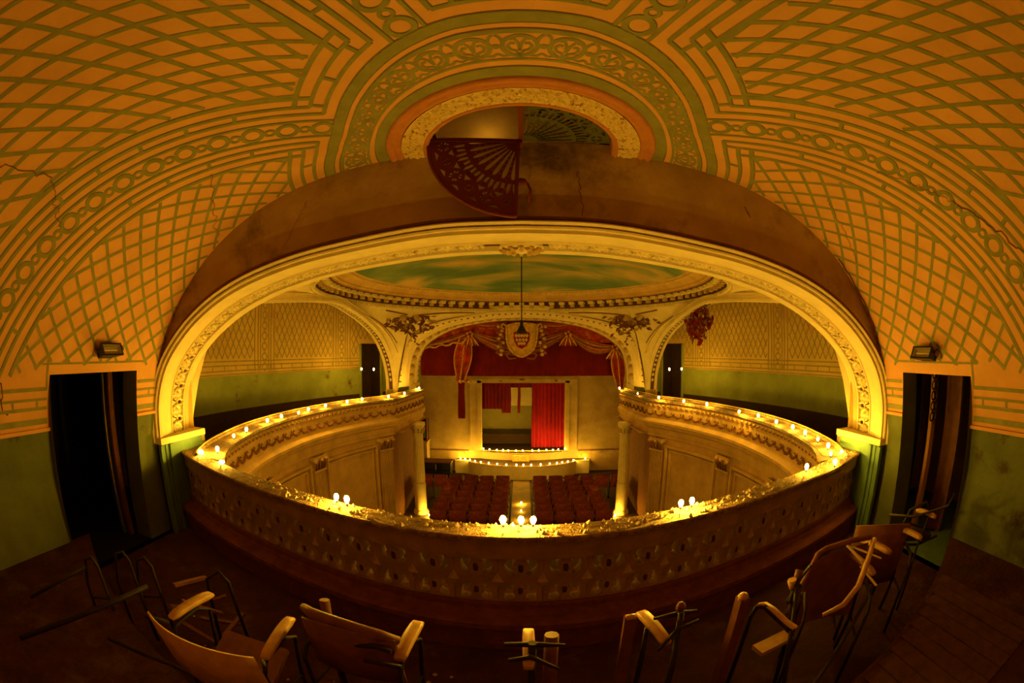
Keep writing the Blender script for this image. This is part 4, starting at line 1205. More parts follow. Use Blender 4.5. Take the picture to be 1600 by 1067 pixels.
# floodlights above the doors
def flood(sd, x, y, z):
    e = empty('floodlight', (x, y, z)); tag(e, 'black box floodlight mounted above the %s doorway of the gallery' % ('left' if sd < 0 else 'right'), 'floodlight')
    g = MB()     # housing: tapered box open at the front, facing into the room and down
    a, b, d = 0.155, 0.06, 0.10
    f = [(-a, -b), (a, -b), (a, b), (-a, b)]; bk = [(-a * .8, -b * .6), (a * .8, -b * .6), (a * .8, b * .6), (-a * .8, b * .6)]
    vs = [(u, 0, v) for u, v in f] + [(u, d, v) for u, v in bk] + [(u * .86, 0, v * .75) for u, v in f] + [(u * .8, d * .55, v * .6) for u, v in f]
    g.add(vs, [(0, 1, 5, 4), (1, 2, 6, 5), (2, 3, 7, 6), (3, 0, 4, 7), (4, 5, 6, 7), (0, 8, 9, 1), (1, 9, 10, 2), (2, 10, 11, 3), (3, 11, 8, 0)], M['lamp_black'])
    g.build('housing', e)
    g = MB(); g.add(vs[8:], [(0, 4, 5, 1), (1, 5, 6, 2), (2, 6, 7, 3), (3, 7, 4, 0), (4, 7, 6, 5)], M['reflector']); g.tube([(-.1, d * .3, 0), (.1, d * .3, 0)], .008, M['cream'], 6); g.build('reflector', e)
    g = MB(); g.box((0, d + .03, -.0), (.22, .04, .05), M['lamp_black']); g.tube([(.14, .05, .02), (.2, .04, .05), (.24, .06, .03), (.22, .12, .0)], .007, M['lamp_black'], 5)
    g.build('bracket', e)
    g = MB(); g.box((0, d + .055, .06), (.3, .012, .13), M['arch_wall']); g.build('back_board', e)
    e.rotation_euler = (D(-25), 0, sd * -PI / 2 + (0.15 if sd < 0 else -0.15))
    return e
flood(-1, -3.60, 2.52, -0.03); flood(1, 3.60, 2.62, -0.06)

# ------------------------------------------------------------------ broken gallery seats
def arm_pad(parent, p0, p1, wdt=0.065, th=0.035, mtl='wood'):
    p0, p1 = Vector(p0), Vector(p1); d = (p1 - p0); L = d.length; d.normalize(); s = d.cross(Vector((0, 0, 1))).normalized(); u = s.cross(d)
    mb = MB(); rows = []
    N = 9
    for i in range(N):
        t = i / (N - 1); k = wdt / 2 * (0.72 if i in (0,) else 0.86 if i == N - 1 else 1.0 - 0.25 * abs(t - .65)); h = th / 2 * (0.6 if i in (0, N - 1) else 1)
        c = p0 + d * L * t + u * 0.012 * math.sin(PI * t)
        rows.append([tuple(c + s * a * k + u * b * h) for a, b in ((-1, -.5), (-.8, -1), (.8, -1), (1, -.5), (1, .5), (.8, 1), (-.8, 1), (-1, .5))])
    mb.grid(rows, M[mtl], True, closed=True)
    b = len(mb.v); 
    mb.f.append(tuple(range(8))[::-1]); mb.m.append(0); mb.sm.append(False)
    mb.f.append(tuple(range((N - 1) * 8, N * 8))); mb.m.append(0); mb.sm.append(False)
    return mb.build('armrest', parent)
def curved_back(parent, w_, z0, z1, y, bow=0.09, m='wood', a0=-1.0, a1=1.0, lean=0.05):
    mb = MB(); rows = []; N = 14
    for i in range(N + 1):
        t = a0 + (a1 - a0) * i / N; x = t * w_ / 2; yy = y + bow * t * t
        dz = 0.03 * (1 - t * t)
        rows.append([(x, yy, z0), (x, yy - lean * .5, (z0 + z1) / 2), (x, yy - lean, z1 + dz), (x, yy - lean - .016, z1 + dz), (x, yy - lean * .5 - .016, (z0 + z1) / 2), (x, yy - .016, z0)])
    mb.grid(rows, M[m], True, closed=True)
    mb.f.append(tuple(range(6))[::-1]); mb.m.append(0); mb.sm.append(False); mb.f.append(tuple(range(N * 6, N * 6 + 6))); mb.m.append(0); mb.sm.append(False)
    return mb.build('backrest', parent)
def iron_side(parent, x, yb, h, arm=0.34):
    g = MB(); g.tube([(x, yb, 0), (x, yb + .02, h * .45), (x, yb + .0, h * .9), (x, yb + .05, h), (x, yb + arm * .7, h), (x, yb + arm, h * .9), (x, yb + arm * .85, h * .5), (x, yb + arm, 0)], 0.013, M['iron'], 6)
    g.tube([(x, yb + .01, h * .55), (x, yb + arm * .9, h * .52)], .011, M['iron'], 6)
    return g.build('iron_frame', parent)
def seat_thing(name, loc, rz, label, cat='chair'):
    e = empty(name, loc, rz); tag(e, label, cat); return e
# 1 - most complete chair at left: pale curved back, two arms
AH = 0.70
c1 = seat_thing('gallery_chair', (-1.46, 1.47, FL), 0.02, 'broken gallery chair with pale curved plywood back and two wooden arms, largest at lower left')
curved_back(c1, 0.70, 0.50, 0.80, -0.34, 0.10)
arm_pad(c1, (-.30, -.18, AH + .02), (-.27, .20, AH)); arm_pad(c1, (.32, -.18, AH + .0), (.29, .20, AH))
iron_side(c1, -.29, -.22, AH - .03, .38); iron_side(c1, .31, -.22, AH - .03, .38)
g = MB(); g.tube([(-.40, -.30, AH + .05), (-.30, -.2, AH + .0)], .012, M['iron'], 6); g.build('arm_strut', c1); g = MB(); g.tube([(.40, -.30, AH + .05), (.32, -.2, AH + .0)], .012, M['iron'], 6); g.build('arm_strut', c1)
g = MB(); g.box((0.0, .02, .40), (.44, .34, .03), M['wood_dk'], rot=Matrix.Rotation(.3, 3, 'X')); g.build('seat', c1)
# 2 - top-rail back with right arm
c2 = seat_thing('gallery_chair', (-0.80, 1.64, FL), -0.08, 'broken gallery chair with varnished rounded top rail and one bright right arm, left of centre')
mb = MB(); mb.tube([(-.28, 0.02, .80), (-.20, -.03, .815), (0, -.06, .82), (.18, -.06, .80), (.26, -.03, .77)], [.022, .030, .032, .032, .02], M['wood_dk'], 8); mb.build('top_rail', c2)
curved_back(c2, .5, .45, .79, -.04, .04, 'wood_dk')
arm_pad(c2, (.27, -.10, AH + .0), (.28, .20, AH + .03), .07)
iron_side(c2, -.26, -.12, AH - .1, .34); iron_side(c2, .27, -.12, AH - .04, .34)
g = MB(); g.tube([(.05, -.08, .72), (.17, -.10, .76), (.24, -.10, .745)], .014, M['iron'], 6); g.tube([(.12, -.16, .70), (.30, -.15, .70)], .012, M['iron'], 6); g.build('iron_bracket', c2)
# 3 - centre arm with iron cross
c3 = seat_thing('gallery_chair', (0.05, 1.66, FL), 0.0, 'remains of a gallery chair at the centre, one upright pale arm with an iron cross')
arm_pad(c3, (-.01, -.14, AH + .0), (-.01, .14, AH + .03), .06)
g = MB(); g.tube([(.005, -.10, 0), (.005, -.06, .5), (.005, -.06, .80)], .020, M['iron'], 7); g.tube([(-.12, -.04, .775), (0, -.055, .785), (.15, -.06, .78)], [.010, .016, .008], M['iron'], 6); g.tube([(-.1, -.10, .72), (0, -.10, .74), (.12, -.15, .70)], [.01, .014, .008], M['iron'], 6); g.build('iron_cross', c3)
g = MB(); g.tube([(.10, .0, 0), (.10, .05, .5), (.10, .08, .74)], [.03, .035, .036], M['wood_dk'], 8); g.build('upright_slat', c3)
# 4
c4 = seat_thing('gallery_chair', (0.66, 1.74, FL), 0.05, 'wrecked gallery chair with upright wooden slat, pale slanting arm and iron cross, right of centre')
g = MB(); g.box((-.11, .08, .38), (.065, .025, .78), M['wood_dk']); g.tube([(-.135, .08, .765), (-.085, .08, .765)], .018, M['wood'], 7); g.build('upright_slat', c4)
arm_pad(c4, (.03, -.12, AH + .0), (-.03, .16, AH + .03), .07)
g = MB(); g.tube([(.04, -.22, 0), (.09, -.12, .5), (.13, .0, .80)], .018, M['iron'], 7); g.tube([(.0, .04, .76), (.13, .02, .78), (.24, .04, .76)], [.009, .016, .008], M['iron'], 6); g.tube([(-.03, -.16, .70), (.10, -.06, .74), (.23, -.02, .74)], [.01, .012, .008], M['iron'], 6); g.blob((.14, .04, .81), (.03, .025, .03), M['wood_dk'], 2); g.tube([(0, .1, 0), (0, .1, .66)], .016, M['iron'], 6); g.build('iron_cross', c4)
# 5
c5 = seat_thing('gallery_chair', (1.24, 1.66, FL), 0.1, 'gallery chair remains with a tall wooden upright and a thin bent arm strip')
g = MB(); g.box((-.07, .12, .40), (.06, .06, .80), M['wood_dk']); g.blob((-.07, .12, .80), (.034, .034, .03), M['wood'], 3, 8, 5, .05); g.build('upright_slat', c5)
g = MB(); g.tube([(.0, .10, .0), (-.0, .09, .66), (.02, .08, .73), (.05, .05, .735), (.12, -.12, .66), (.15, -.16, .655)], [.014, .014, .016, .018, .016, .01], M['iron'], 6); g.build('bent_frame', c5)
g = MB(); rows = [[(x - .018, y, z), (x + .022, y + .01, z), (x + .022, y + .01, z - .01), (x - .018, y, z - .01)] for x, y, z in ((.015, .08, .745), (.05, .06, .752), (.08, -.0, .735), (.12, -.1, .69), (.15, -.16, .67))]
g.grid(rows, M['wood'], True, closed=True); g.build('armrest', c5)
g = MB(); g.tube([(.15, -.35, .0), (.22, -.1, .45), (.33, .12, .80)], .016, M['iron'], 6); g.build('iron_leg', c5)
g = MB(); g.box((.22, .05, .40), (.26, .10, .03), M['wood'], rz=.1); g.build('seat', c5)
# 6 - iron joint with two wooden knobs
c6 = seat_thing('gallery_chair', (1.58, 1.82, FL), 0.2, 'iron seat standard topped by two small wooden knobs, right of the bent arm strip')
g = MB(); g.tube([(.0, -.1, 0), (-.0, -.03, .5), (-.04, .0, .74)], .016, M['iron'], 6); g.tube([(-.10, -.05, .68), (.02, .02, .76), (.16, .06, .80)], .013, M['iron'], 6); g.tube([(.0, -.02, .76), (-.06, .0, .64)], .018, M['iron'], 6); g.build('iron_standard', c6)
g = MB(); g.tube([(-.05, .0, .74), (-.06, .01, .80)], [.018, .030], M['wood'], 7); g.build('wooden_knob', c6)
g = MB(); g.tube([(-.01, .02, .76), (.03, .04, .82)], [.018, .028], M['wood_dk'], 7); g.build('wooden_knob', c6)
# 7 - turned chair with bent frame
c7 = seat_thing('gallery_chair', (1.98, 1.70, FL), -0.55, 'gallery chair seen edge on with bent wooden back frame and loose metal straps, lower right')
g = MB(); g.tube([(-.42, -.05, .42), (-.36, .05, .62), (-.26, .22, .80), (-.20, .26, .82), (0, .34, .84), (.16, .36, .85)], [.014, .018, .02, .02, .022, .018], M['wood_dk'], 7); g.tube([(.18, .34, .84), (.10, .12, .80), (.02, -.08, .72), (-.08, -.2, .66), (-.2, -.22, .6)], [.02, .022, .022, .02, .014], M['wood'], 7); g.build('back_frame', c7)
mb = MB(); rows = [[(-.36, .04, .30), (-.30, .12, .78)], [(-.20, .18, .28), (-.14, .24, .80)], [(0, .25, .28), (0, .31, .80)], [(.14, .26, .28), (.14, .34, .82)]]
mb.grid(rows, M['wood_dk'], True); mb.build('backrest', c7)
for p, q in (((-.05, .26, .84), (.05, .10, .80)), ((-.02, .30, .82), (.20, .12, .80)), ((.05, .10, .76), (.16, -.06, .70))):
    g = MB(); a, b = Vector(p), Vector(q); d = (b - a); g.box(tuple((a + b) / 2), (d.length, .022, .005), M['reflector'], rot=d.to_track_quat('X', 'Z').to_matrix()); g.build('metal_strap', c7)
arm_pad(c7, (.16, .06, .72), (.0, .36, .74), .05)
iron_side(c7, -.32, -.25, .62, .36); iron_side(c7, .12, -.18, .66, .40)
g = MB(); g.tube([(.45, 1.02, FL + .32), (.95, 1.12, FL + .36), (1.4, 1.20, FL + .42), (1.95, 1.55, FL + .46), (2.5, 1.9, FL + .44)], .014, M['iron'], 6)
tag(g.build('seat_row_rail'), 'long bent iron rail linking the broken seats at lower right', 'rail')
g = MB(); g.tube([(-2.3, 1.05, FL + .44), (-1.8, 1.16, FL + .44), (-1.1, 1.22, FL + .42), (-.5, 1.30, FL + .36)], .014, M['iron'], 6)
tag(g.build('seat_row_rail'), 'long iron rail running under the pale-backed chair at lower left', 'rail')
# 8
c8 = seat_thing('gallery_chair', (2.55, 1.96, FL), -0.6, 'gallery chair with dark plywood back and wooden arm just before the right doorway')
curved_back(c8, .5, .30, .80, .16, .06, 'wood_dk'); arm_pad(c8, (.02, -.16, .72), (-.22, .06, .74), .06); arm_pad(c8, (.34, .02, .74), (.12, .22, .76), .05)
iron_side(c8, -.22, -.2, .66, .36); iron_side(c8, .24, -.12, .66, .36)
# 9 - tangle at the right door
c9 = seat_thing('gallery_chair', (3.10, 2.10, FL), -0.9, 'tangled iron seat frames with a single wooden arm in front of the right doorway')
arm_pad(c9, (.22, .02, .76), (.02, .16, .76), .04)
g = MB()
for k, pts in enumerate((((-.2, -.1, 0), (-.15, 0, .5), (-.05, .1, .78), (.1, .1, .86), (.14, .1, .80)), ((.1, -.2, 0), (.1, -.05, .5), (.15, .05, .74)), ((-.3, .0, .62), (-.05, .05, .68), (.25, .1, .62)), ((-.25, .1, .72), (0, .0, .76), (.3, -.1, .9), (.34, -.1, 1.0)), ((-.1, -.1, .55), (.1, .0, .52), (.3, .15, .55)))):
    g.tube(pts, .012, M['iron'], 6)
g.build('iron_frame', c9)
g = MB(); g.box((.05, .02, .60), (.3, .16, .05), M['iron'], rz=.3); g.build('seat_pan', c9)
# 10 - iron frames at the left
c10 = seat_thing('gallery_chair', (-2.50, 1.52, FL), 0.5, 'bare iron seat frames with arched tops leaning beyond the pale-backed chair')
for k, (x, y, h) in enumerate(((-.30, .0, .72), (-.05, .12, .74), (.12, .15, .70))):
    g = MB(); g.tube([(x - .1, y - .05, .05), (x - .1, y, h * .7), (x - .05, y + .02, h * .97), (x + .02, y + .02, h), (x + .07, y, h * .93), (x + .09, y - .03, h * .5), (x + .1, y - .06, .05)], .013, M['iron'], 6)
    g.tube([(x - .1, y, h * .55), (x + .09, y, h * .58)], .009, M['iron'], 5); g.build('iron_hoop', c10)
g = MB(); g.tube([(-.9, -.3, .45), (-.35, -.02, .66)], .014, M['iron'], 6); g.tube([(-.8, -.75, .40), (-.1, -.3, .55), (.2, -.05, .60)], .018, M['iron'], 6); g.build('row_rail', c10)
# 11 seat debris between left chairs
c11 = seat_thing('gallery_chair', (-1.95, 1.92, FL), 0.3, 'collapsed dark seat parts heaped between the left chair and the parapet')
g = MB(); rnd = random.Random(8)
for k in range(7): g.box((rnd.uniform(-.25, .25), rnd.uniform(-.2, .2), .12 + .07 * k), (.32, .035, .02), M['wood_dk'], rot=Matrix.Rotation(rnd.uniform(0, 3), 3, 'Z') @ Matrix.Rotation(rnd.uniform(-.6, .6), 3, 'Y'))
g.build('broken_slats', c11)
g = MB(); g.tube([(-.1, 0, 0), (-.05, .02, .6), (.05, .05, .66), (.12, .02, .6), (.15, 0, 0)], .013, M['iron'], 6); g.build('iron_frame', c11)
c12 = seat_thing('gallery_chair', (-1.06, 1.88, FL), 0.0, 'dark wooden arm post standing between the two left chairs')
g = MB(); g.tube([(0, 0, 0), (0, .0, .45), (-.02, .05, .70)], [.025, .03, .032], M['wood_dk'], 7); g.build('arm_post', c12)

# ------------------------------------------------------------------ stage
SW = 16.0
mb = MB()
def rect(mb, x0, x1, z0, z1, y, m): mb.add([(x0, y, z0), (x1, y, z0), (x1, y, z1), (x0, y, z1)], [(0, 1, 2, 3)], M[m])
OX0, OX1, OZ0, OZ1 = -1.47, 1.60, -3.80, -1.28
rect(mb, -4.3, OX0, LF, 1.3, SW, 'stage_wall'); rect(mb, OX1, 4.3, LF, 1.3, SW, 'stage_wall'); rect(mb, OX0, OX1, OZ1, 1.3, SW, 'stage_wall'); rect(mb, OX0, OX1, LF, OZ0, SW, 'cream_lo')
for x in (OX0, OX1): mb.add([(x, SW, OZ0), (x, SW + .25, OZ0), (x, SW + .25, OZ1), (x, SW, OZ1)], [(0, 1, 2, 3)], M['stage_wall'])
mb.add([(OX0, SW, OZ1), (OX1, SW, OZ1), (OX1, SW + .25, OZ1), (OX0, SW + .25, OZ1)], [(0, 1, 2, 3)], M['stage_wall'])
stw = tag(mb.build('wall_stage'), kind='structure')
fr = empty('proscenium_surround', (0, SW, OZ0)); tag(fr, 'wide cream moulded frame around the small rectangular stage opening', 'frame')
for x0, x1, d in ((-1.90, -1.84, .05), (-1.84, -1.62, .03), (-1.62, -1.47, .06), (1.60, 1.75, .06), (1.75, 1.98, .03), (1.98, 2.05, .05)):
    g = MB(); g.box(((x0 + x1) / 2, -d / 2 - .002, 1.30), (x1 - x0, d, 2.6), M['stage_wall']); g.build('frame_upright', fr)
for z0, z1, d in ((2.52, 2.66, .06), (2.66, 2.76, .035)):
    g = MB(); g.box((0.07, -d / 2 - .002, (z0 + z1) / 2), (3.95, d, z1 - z0), M['stage_wall']); g.build('frame_lintel', fr)
for c_, r_ in (((.02, -.07, 2.64), (.09, .03, .04)), ((-.75, -.07, 2.58), (.05, .02, .02)), ((1.25, -.07, 2.6), (.05, .02, .05))):
    g = MB(); g.blob(c_, r_, M['brown'], 3, 8, 5, .6); g.build('damaged_ornament', fr)
# skirting line of the stage wall and ceiling/side closures
g = MB(); rect(g, -4.3, -1.95, -3.84, -3.80, SW - .03, 'brown'); rect(g, 2.1, 4.3, -3.84, -3.80, SW - .03, 'brown'); rect(g, -4.3, -2.1, LF, -3.84, SW - .02, 'arch_wall'); rect(g, 2.1, 4.3, LF, -3.84, SW - .02, 'arch_wall'); g.build('stage_dado', stw)
mb = MB(); mb.add([(-4.4, YB - .1, 1.25), (4.4, YB - .1, 1.25), (4.4, SW, 1.25), (-4.4, SW, 1.25)], [(0, 1, 2, 3)], M['dark']); tag(mb.build('ceiling_stage'), kind='structure')
# space behind the opening
mb = MB()
rect(mb, -3.2, 3.2, -2.38, -0.8, 18.0, 'cream'); rect(mb, -3.2, 3.2, -3.9, -2.38, 18.0, 'olive_wall')
mb.add([(-3.2, SW + .2, -3.85), (3.2, SW + .2, -3.85), (3.2, 18, -3.85), (-3.2, 18, -3.85)], [(0, 1, 2, 3)], M['dark'])
mb.add([(-3.2, SW + .2, -.8), (3.2, SW + .2, -.8), (3.2, 18, -.8), (-3.2, 18, -.8)], [(0, 1, 2, 3)], M['dark'])
for x in (-3.2, 3.2): mb.add([(x, SW + .2, -3.9), (x, 18, -3.9), (x, 18, -.8), (x, SW + .2, -.8)], [(0, 1, 2, 3)], M['green_wall'])
rect(mb, -3.2, 3.2, -3.85, -3.45, 17.4, 'dark')
tag(mb.build('wall_backstage'), kind='structure')
def drape(name, x0, x1, z0, z1, y, m, folds, depth=0.06, label=None, parent=None, steps=(), nz=6):
    mb = MB(); n = int((x1 - x0) / 0.03) + 2; rows = []
    for j in range(nz + 1):
        r = []
        for i in range(n + 1):
            t = i / n; x = x0 + (x1 - x0) * t
            zb = z0
            for a, b, zz in steps:
                if a <= t <= b: zb = zz
            z = z1 + (zb - z1) * j / nz
            r.append((x + 0.01 * math.sin(j + i), y + depth * math.sin(t * folds * 2 * PI) * (0.5 + .5 * j / nz) + depth * .35 * math.sin(t * folds * 5.1), z))
        rows.append(r)
    mb.grid(rows, m, True); b = len(mb.v); mb2 = [[(p[0], p[1] + 0.012, p[2]) for p in r] for r in rows]; mb.grid(mb2, m, True, flip=True)
    o = mb.build(name, parent)
    if label: tag(o, label, 'curtain')
    return o
drape('stage_curtain', 0.38, 1.66, -3.78, -1.2, 16.42, M['red_bright'], 9, .05, 'long bright red stage curtain drawn across the right side of the opening')
drape('short_curtain', -1.62, -0.40, -2.30, -1.2, 16.42, M['red'], 9, .04, 'short dark red curtain hanging in the upper left of the stage opening', steps=((.73, 1.0, -2.45),))
drape('curtain_strip', -0.145, -0.045, -2.45, -1.2, 16.42, M['red'], 1, .01, 'narrow dark red strip hanging between the two pale gaps on the stage')
drape('curtain_border', -0.42, 0.37, -1.50, -1.2, 16.54, M['red'], 5, .03, 'dark red border strip along the top of the stage opening')
# big pelmet behind the drapery, and its hanging strip
drape('red_pelmet', -3.30, 3.34, -0.92, 0.9, 14.22, M['red'], 26, .022, 'wide flat dark red pelmet across the stage arch behind the painted drapery')
drape('red_strip', -2.06, -1.84, -2.31, -0.93, 14.16, M['red'], 1.2, .012, 'dark red strip hanging down the wall below the left of the pelmet')
# painted drapery: swags, knots and tails
val = empty('draped_valance', (0, 13.9, 0)); tag(val, 'painted red and gold swagged drapery hung across the top of the stage arch', 'drapery')
def archz(x):
    pts = SB; best = min(pts, key=lambda p: abs(p.x - x) + (10 if p.z < -.3 else 0)); return best.z
def swag(x0, z0, x1, z1, drop, band=0.34, seed=0, name='swag', seq=('gold_dk', 'red_paint', 'gold', 'brown', 'red_paint', 'gold', 'red_paint', 'gold_dk', 'brown')):
    N = 30; rn = random.Random(seed)
    K = len(seq); rows = []
    for j in range(K * 3 + 1):
        v = j / (K * 3); r = []
        for i in range(N + 1):
            t = i / N; x = x0 + (x1 - x0) * t; cat = 4 * t * (1 - t)
            z = z0 + (z1 - z0) * t - cat * (drop - band * (1 - v)) * (0.9 + .1 * cat) - (v - .5) * 0.10
            y = -0.06 - 0.10 * cat * v - 0.05 * abs(math.sin(v * K * PI)) * (0.4 + cat * .6)
            r.append((x, y, z))
        rows.append(r)
    mb = MB()
    for k in range(K): mb.grid(rows[k * 3:k * 3 + 4], M[seq[k]], True)
    return mb.build(name, val)
swag(-1.63, 0.48, 1.45, 0.48, 0.68, .42, seed=1)
swag(1.45, 0.46, 3.02, 0.02, 0.36, .26, seed=3)
swag(-1.63, 0.50, -2.95, 0.10, 0.06, .05, seed=4, seq=('brown', 'red_paint', 'gold_dk', 'gold'))
swag(-1.60, 0.78, -0.45, 0.78, 0.16, .14, seed=5, seq=('red_paint', 'gold_dk', 'red_paint')); swag(0.45, 0.78, 1.60, 0.76, 0.16, .14, seed=6, seq=('red_paint', 'gold_dk', 'red_paint'))
def backing(x0, x1, zb, name='painted_backing'):
    mb = MB(); rows = []
    n = 20
    for i in range(n + 1):
        x = x0 + (x1 - x0) * i / n; rows.append([(x, 0.02, archz(x) + .02), (x, 0.02, min(zb, archz(x)))])
    mb.grid(rows, M['red_paint'], False); return mb.build(name, val)
backing(-3.15, 3.2, 0.15)
def tail(x0, x1, zt, zb, shift, seed=0, name='tail'):
    mb = MB(); rows = []
    for j in range(15):
        v = j / 14; r = []
        for i in range(15):
            t = i / 14; wdt = (x1 - x0) * (0.55 + 0.45 * math.sin(PI * min(1, v * 1.1))) ; cx = (x0 + x1) / 2 + shift * v
            r.append((cx + (t - .5) * wdt, -.08 - .05 * math.sin(t * 4 * PI + v), zt + (zb - zt) * v - .08 * t * v))
        rows.append(r)
    mb.grid(rows, M['red_paint'], True); o = mb.build(name, val)
    g = MB()
    for i in (0, 7, 14): g.tube([(r[i][0], r[i][1] - .01, r[i][2]) for r in rows], .018, M['gold'], 5)
    g.build('gold_fringe', o); return o
tail(-2.05, -1.50, 0.35, -0.95, -0.15); tail(2.80, 3.25, 0.0, -1.25, 0.12)
for x, z in ((-1.62, .42), (1.45, .42), (2.95, .0)):
    g = MB()
    for k in range(9):
        a = 2 * PI * k / 9; g.blob((x + .08 * math.cos(a), -.16, z + .07 * math.sin(a)), (.045, .04, .045), M['red_paint'] if k % 2 else M['gold'], k, 6, 4)
    for k in range(7):
        dx = (k - 3) * .05; g.tube([(x + dx * .2, -.14, z - .03), (x + dx, -.17, z - .18), (x + dx * 1.8, -.14, z - .36)], [.025, .032, .02], M['red_paint'] if k % 2 else M['gold'], 5)
    g.build('knot', val)
g = MB(); rn = random.Random(6)     # torn yellow canvas edge and its lower scrap
pts = [(-3.05 + .11 * k, -.12, -.02 + .035 * math.sin(k * 1.7) + .018 * k) for k in range(14)]
g.tube(pts, [.02 + .02 * rn.random() for _ in pts], M['gold'], 5)
g.build('torn_canvas', val); g = MB()
for k in range(8): g.blob((-2.02 + .07 * k * (1 if k % 2 else .7), -.12, -1.02 - .03 * (k % 3)), (.06, .02, .05), M['gold'] if k % 3 else M['red_paint'], k, 5, 4, .7)
o = g.build('canvas_scrap', val); o['kind'] = 'stuff'
# coat-of-arms cartouche
sh = empty('painted_crest', (0, 13.62, 0.24)); sh.scale = (1.12, 1, 1.12); tag(sh, 'gold cartouche with a small red shield of yellow discs at the centre of the drapery', 'crest')
def shape_shield(w_, h_):
    return [(-w_, h_ * .82), (-w_ * .55, h_ * .96), (0, h_), (w_ * .55, h_ * .96), (w_, h_ * .82), (w_ * .97, 0), (w_ * .78, -h_ * .55), (w_ * .4, -h_ * .86), (0, -h_), (-w_ * .4, -h_ * .86), (-w_ * .78, -h_ * .55), (-w_ * .97, 0)]
RX = Matrix.Rotation(PI / 2, 4, 'X')
o = link_mesh('shield_plate', plate_mesh('shield_plate', [shape_shield(.42, .46)], .05, M['gold']), sh); o.matrix_basis = RX
g = MB(); L = catmull([(x, -.04, z) for x, z in shape_shield(.42, .46)] + [(-.42, -.04, .377)], 40); g.tube(L, .035, M['gold'], 6)
for sx in (-1, 1):
    g.tube([(sx * .42, -.04, .38), (sx * .52, -.05, .45), (sx * .56, -.05, .35), (sx * .48, -.05, .30)], [.03, .035, .03, .02], M['gold'], 6)
    g.tube([(sx * .30, -.04, -.35), (sx * .42, -.06, -.42), (sx * .34, -.06, -.52), (sx * .15, -.05, -.50)], [.03, .035, .03, .02], M['brown'], 6)
g.build('scroll_border', sh)
o = link_mesh('red_field', plate_mesh('red_field', [[(-.22, .20), (-.10, .25), (0, .20), (.10, .25), (.22, .20), (.21, -.02), (.12, -.18), (0, -.25), (-.12, -.18), (-.21, -.02)]], .02, M['red_bright']), sh); o.matrix_basis = Matrix.Translation((0, -.04, 0)) @ RX
g = MB(); g.tube([(-.032, 0, 0), (0, 0, .045), (.032, 0, 0), (0, 0, -.045), (-.032, 0, 0)], .012, M['cream'], 5); g.blob((0, 0, 0), (.018, .01, .022), M['gold'], 1)
dsc = g.build('yellow_disc', sh); first = True
for row, xs in ((.115, (-.15, -.075, 0, .075, .15)), (0.0, (-.13, -.045, .045, .13)), (-.10, (-.075, 0, .075))):
    for x in xs:
        o = dsc if first else link_mesh('yellow_disc', dsc.data, sh); first = False
        o.location = (x, -.065, row)
for sx in (-1, 1):
    g = MB()
    for k in range(16): g.blob((sx * (.58 + .07 * math.sin(k * 1.9)), -.03, .42 - .055 * k), (.06, .035, .05), M['gold'] if k % 2 else M['brown'], k, 6, 4, .5)
    g.build('fruit_swag', sh)

# stage apron: two bowed tiers
def bow(xa, xb, ye, yf, n=24): return [(xa + (xb - xa) * i / n, ye - (ye - yf) * (1 - (2 * i / n - 1) ** 2) ** .8 if 0 < i < n else ye) for i in range(n + 1)]
up = empty('stage_platform', (0, 16, LF)); tag(up, 'bowed upper stage platform edged with lights in front of the stage opening', 'platform')
B1 = bow(-1.62, 1.74, 16.0, 15.68)
mb = MB(); mb.grid([[(x, y - 16, -3.84 - LF), (x, y - 16, -3.92 - LF), (x, y - 16 + .06, -3.93 - LF), (x, y - 16 + .06, -4.3 - LF)] for x, y in B1], M['stage_wall'], False)
mb.add([(B1[0][0], 0.2, -3.84 - LF)] + [(x, y - 16, -3.84 - LF) for x, y in B1] + [(B1[-1][0], 0.2, -3.84 - LF)], [tuple(range(len(B1) + 2))], M['dark'])
mb.build('platform_body', up)
g = MB(); g.tube([(x, y - 16 + .02, -3.79 - LF) for x, y in B1], .012, M['iron'], 5)
for x, y in B1[::2]: g.tube([(x, y - 16 + .02, -3.84 - LF), (x, y - 16 + .02, -3.79 - LF)], .008, M['iron'], 4)
g.build('lamp_rail', up)
g = MB(); g.box((-.02, -.36, -4.02 - LF), (.62, .10, .24), M['gold']); g.build('prompt_box', up)
lo = empty('pit_platform', (0, 15.5, LF)); tag(lo, 'bowed pale lower platform edged with lights at the foot of the stage', 'platform')
B2 = bow(-1.92, 1.98, 15.55, 14.86)
B2 = [(-2.35, 15.70)] + B2 + [(2.45, 15.72)]
mb = MB(); mb.grid([[(x, y - 15.5, -4.12 - LF), (x, y - 15.5, 0.0)] for x, y in B2], M['cream'], False)
mb.add([(x, y - 15.5, -4.12 - LF) for x, y in B2] + [(2.45, .5, -4.12 - LF), (-2.35, .5, -4.12 - LF)], [tuple(range(len(B2) + 2))], M['dark']); mb.build('platform_body', lo)
for sx, x in ((-1, -2.14), (1, 2.2)):
    g = MB(); g.box((x, .10, (-4.12 - LF) / 2 + .02), (.55, .10, -4.12 - LF), M['cream']); g.build('side_box', lo)

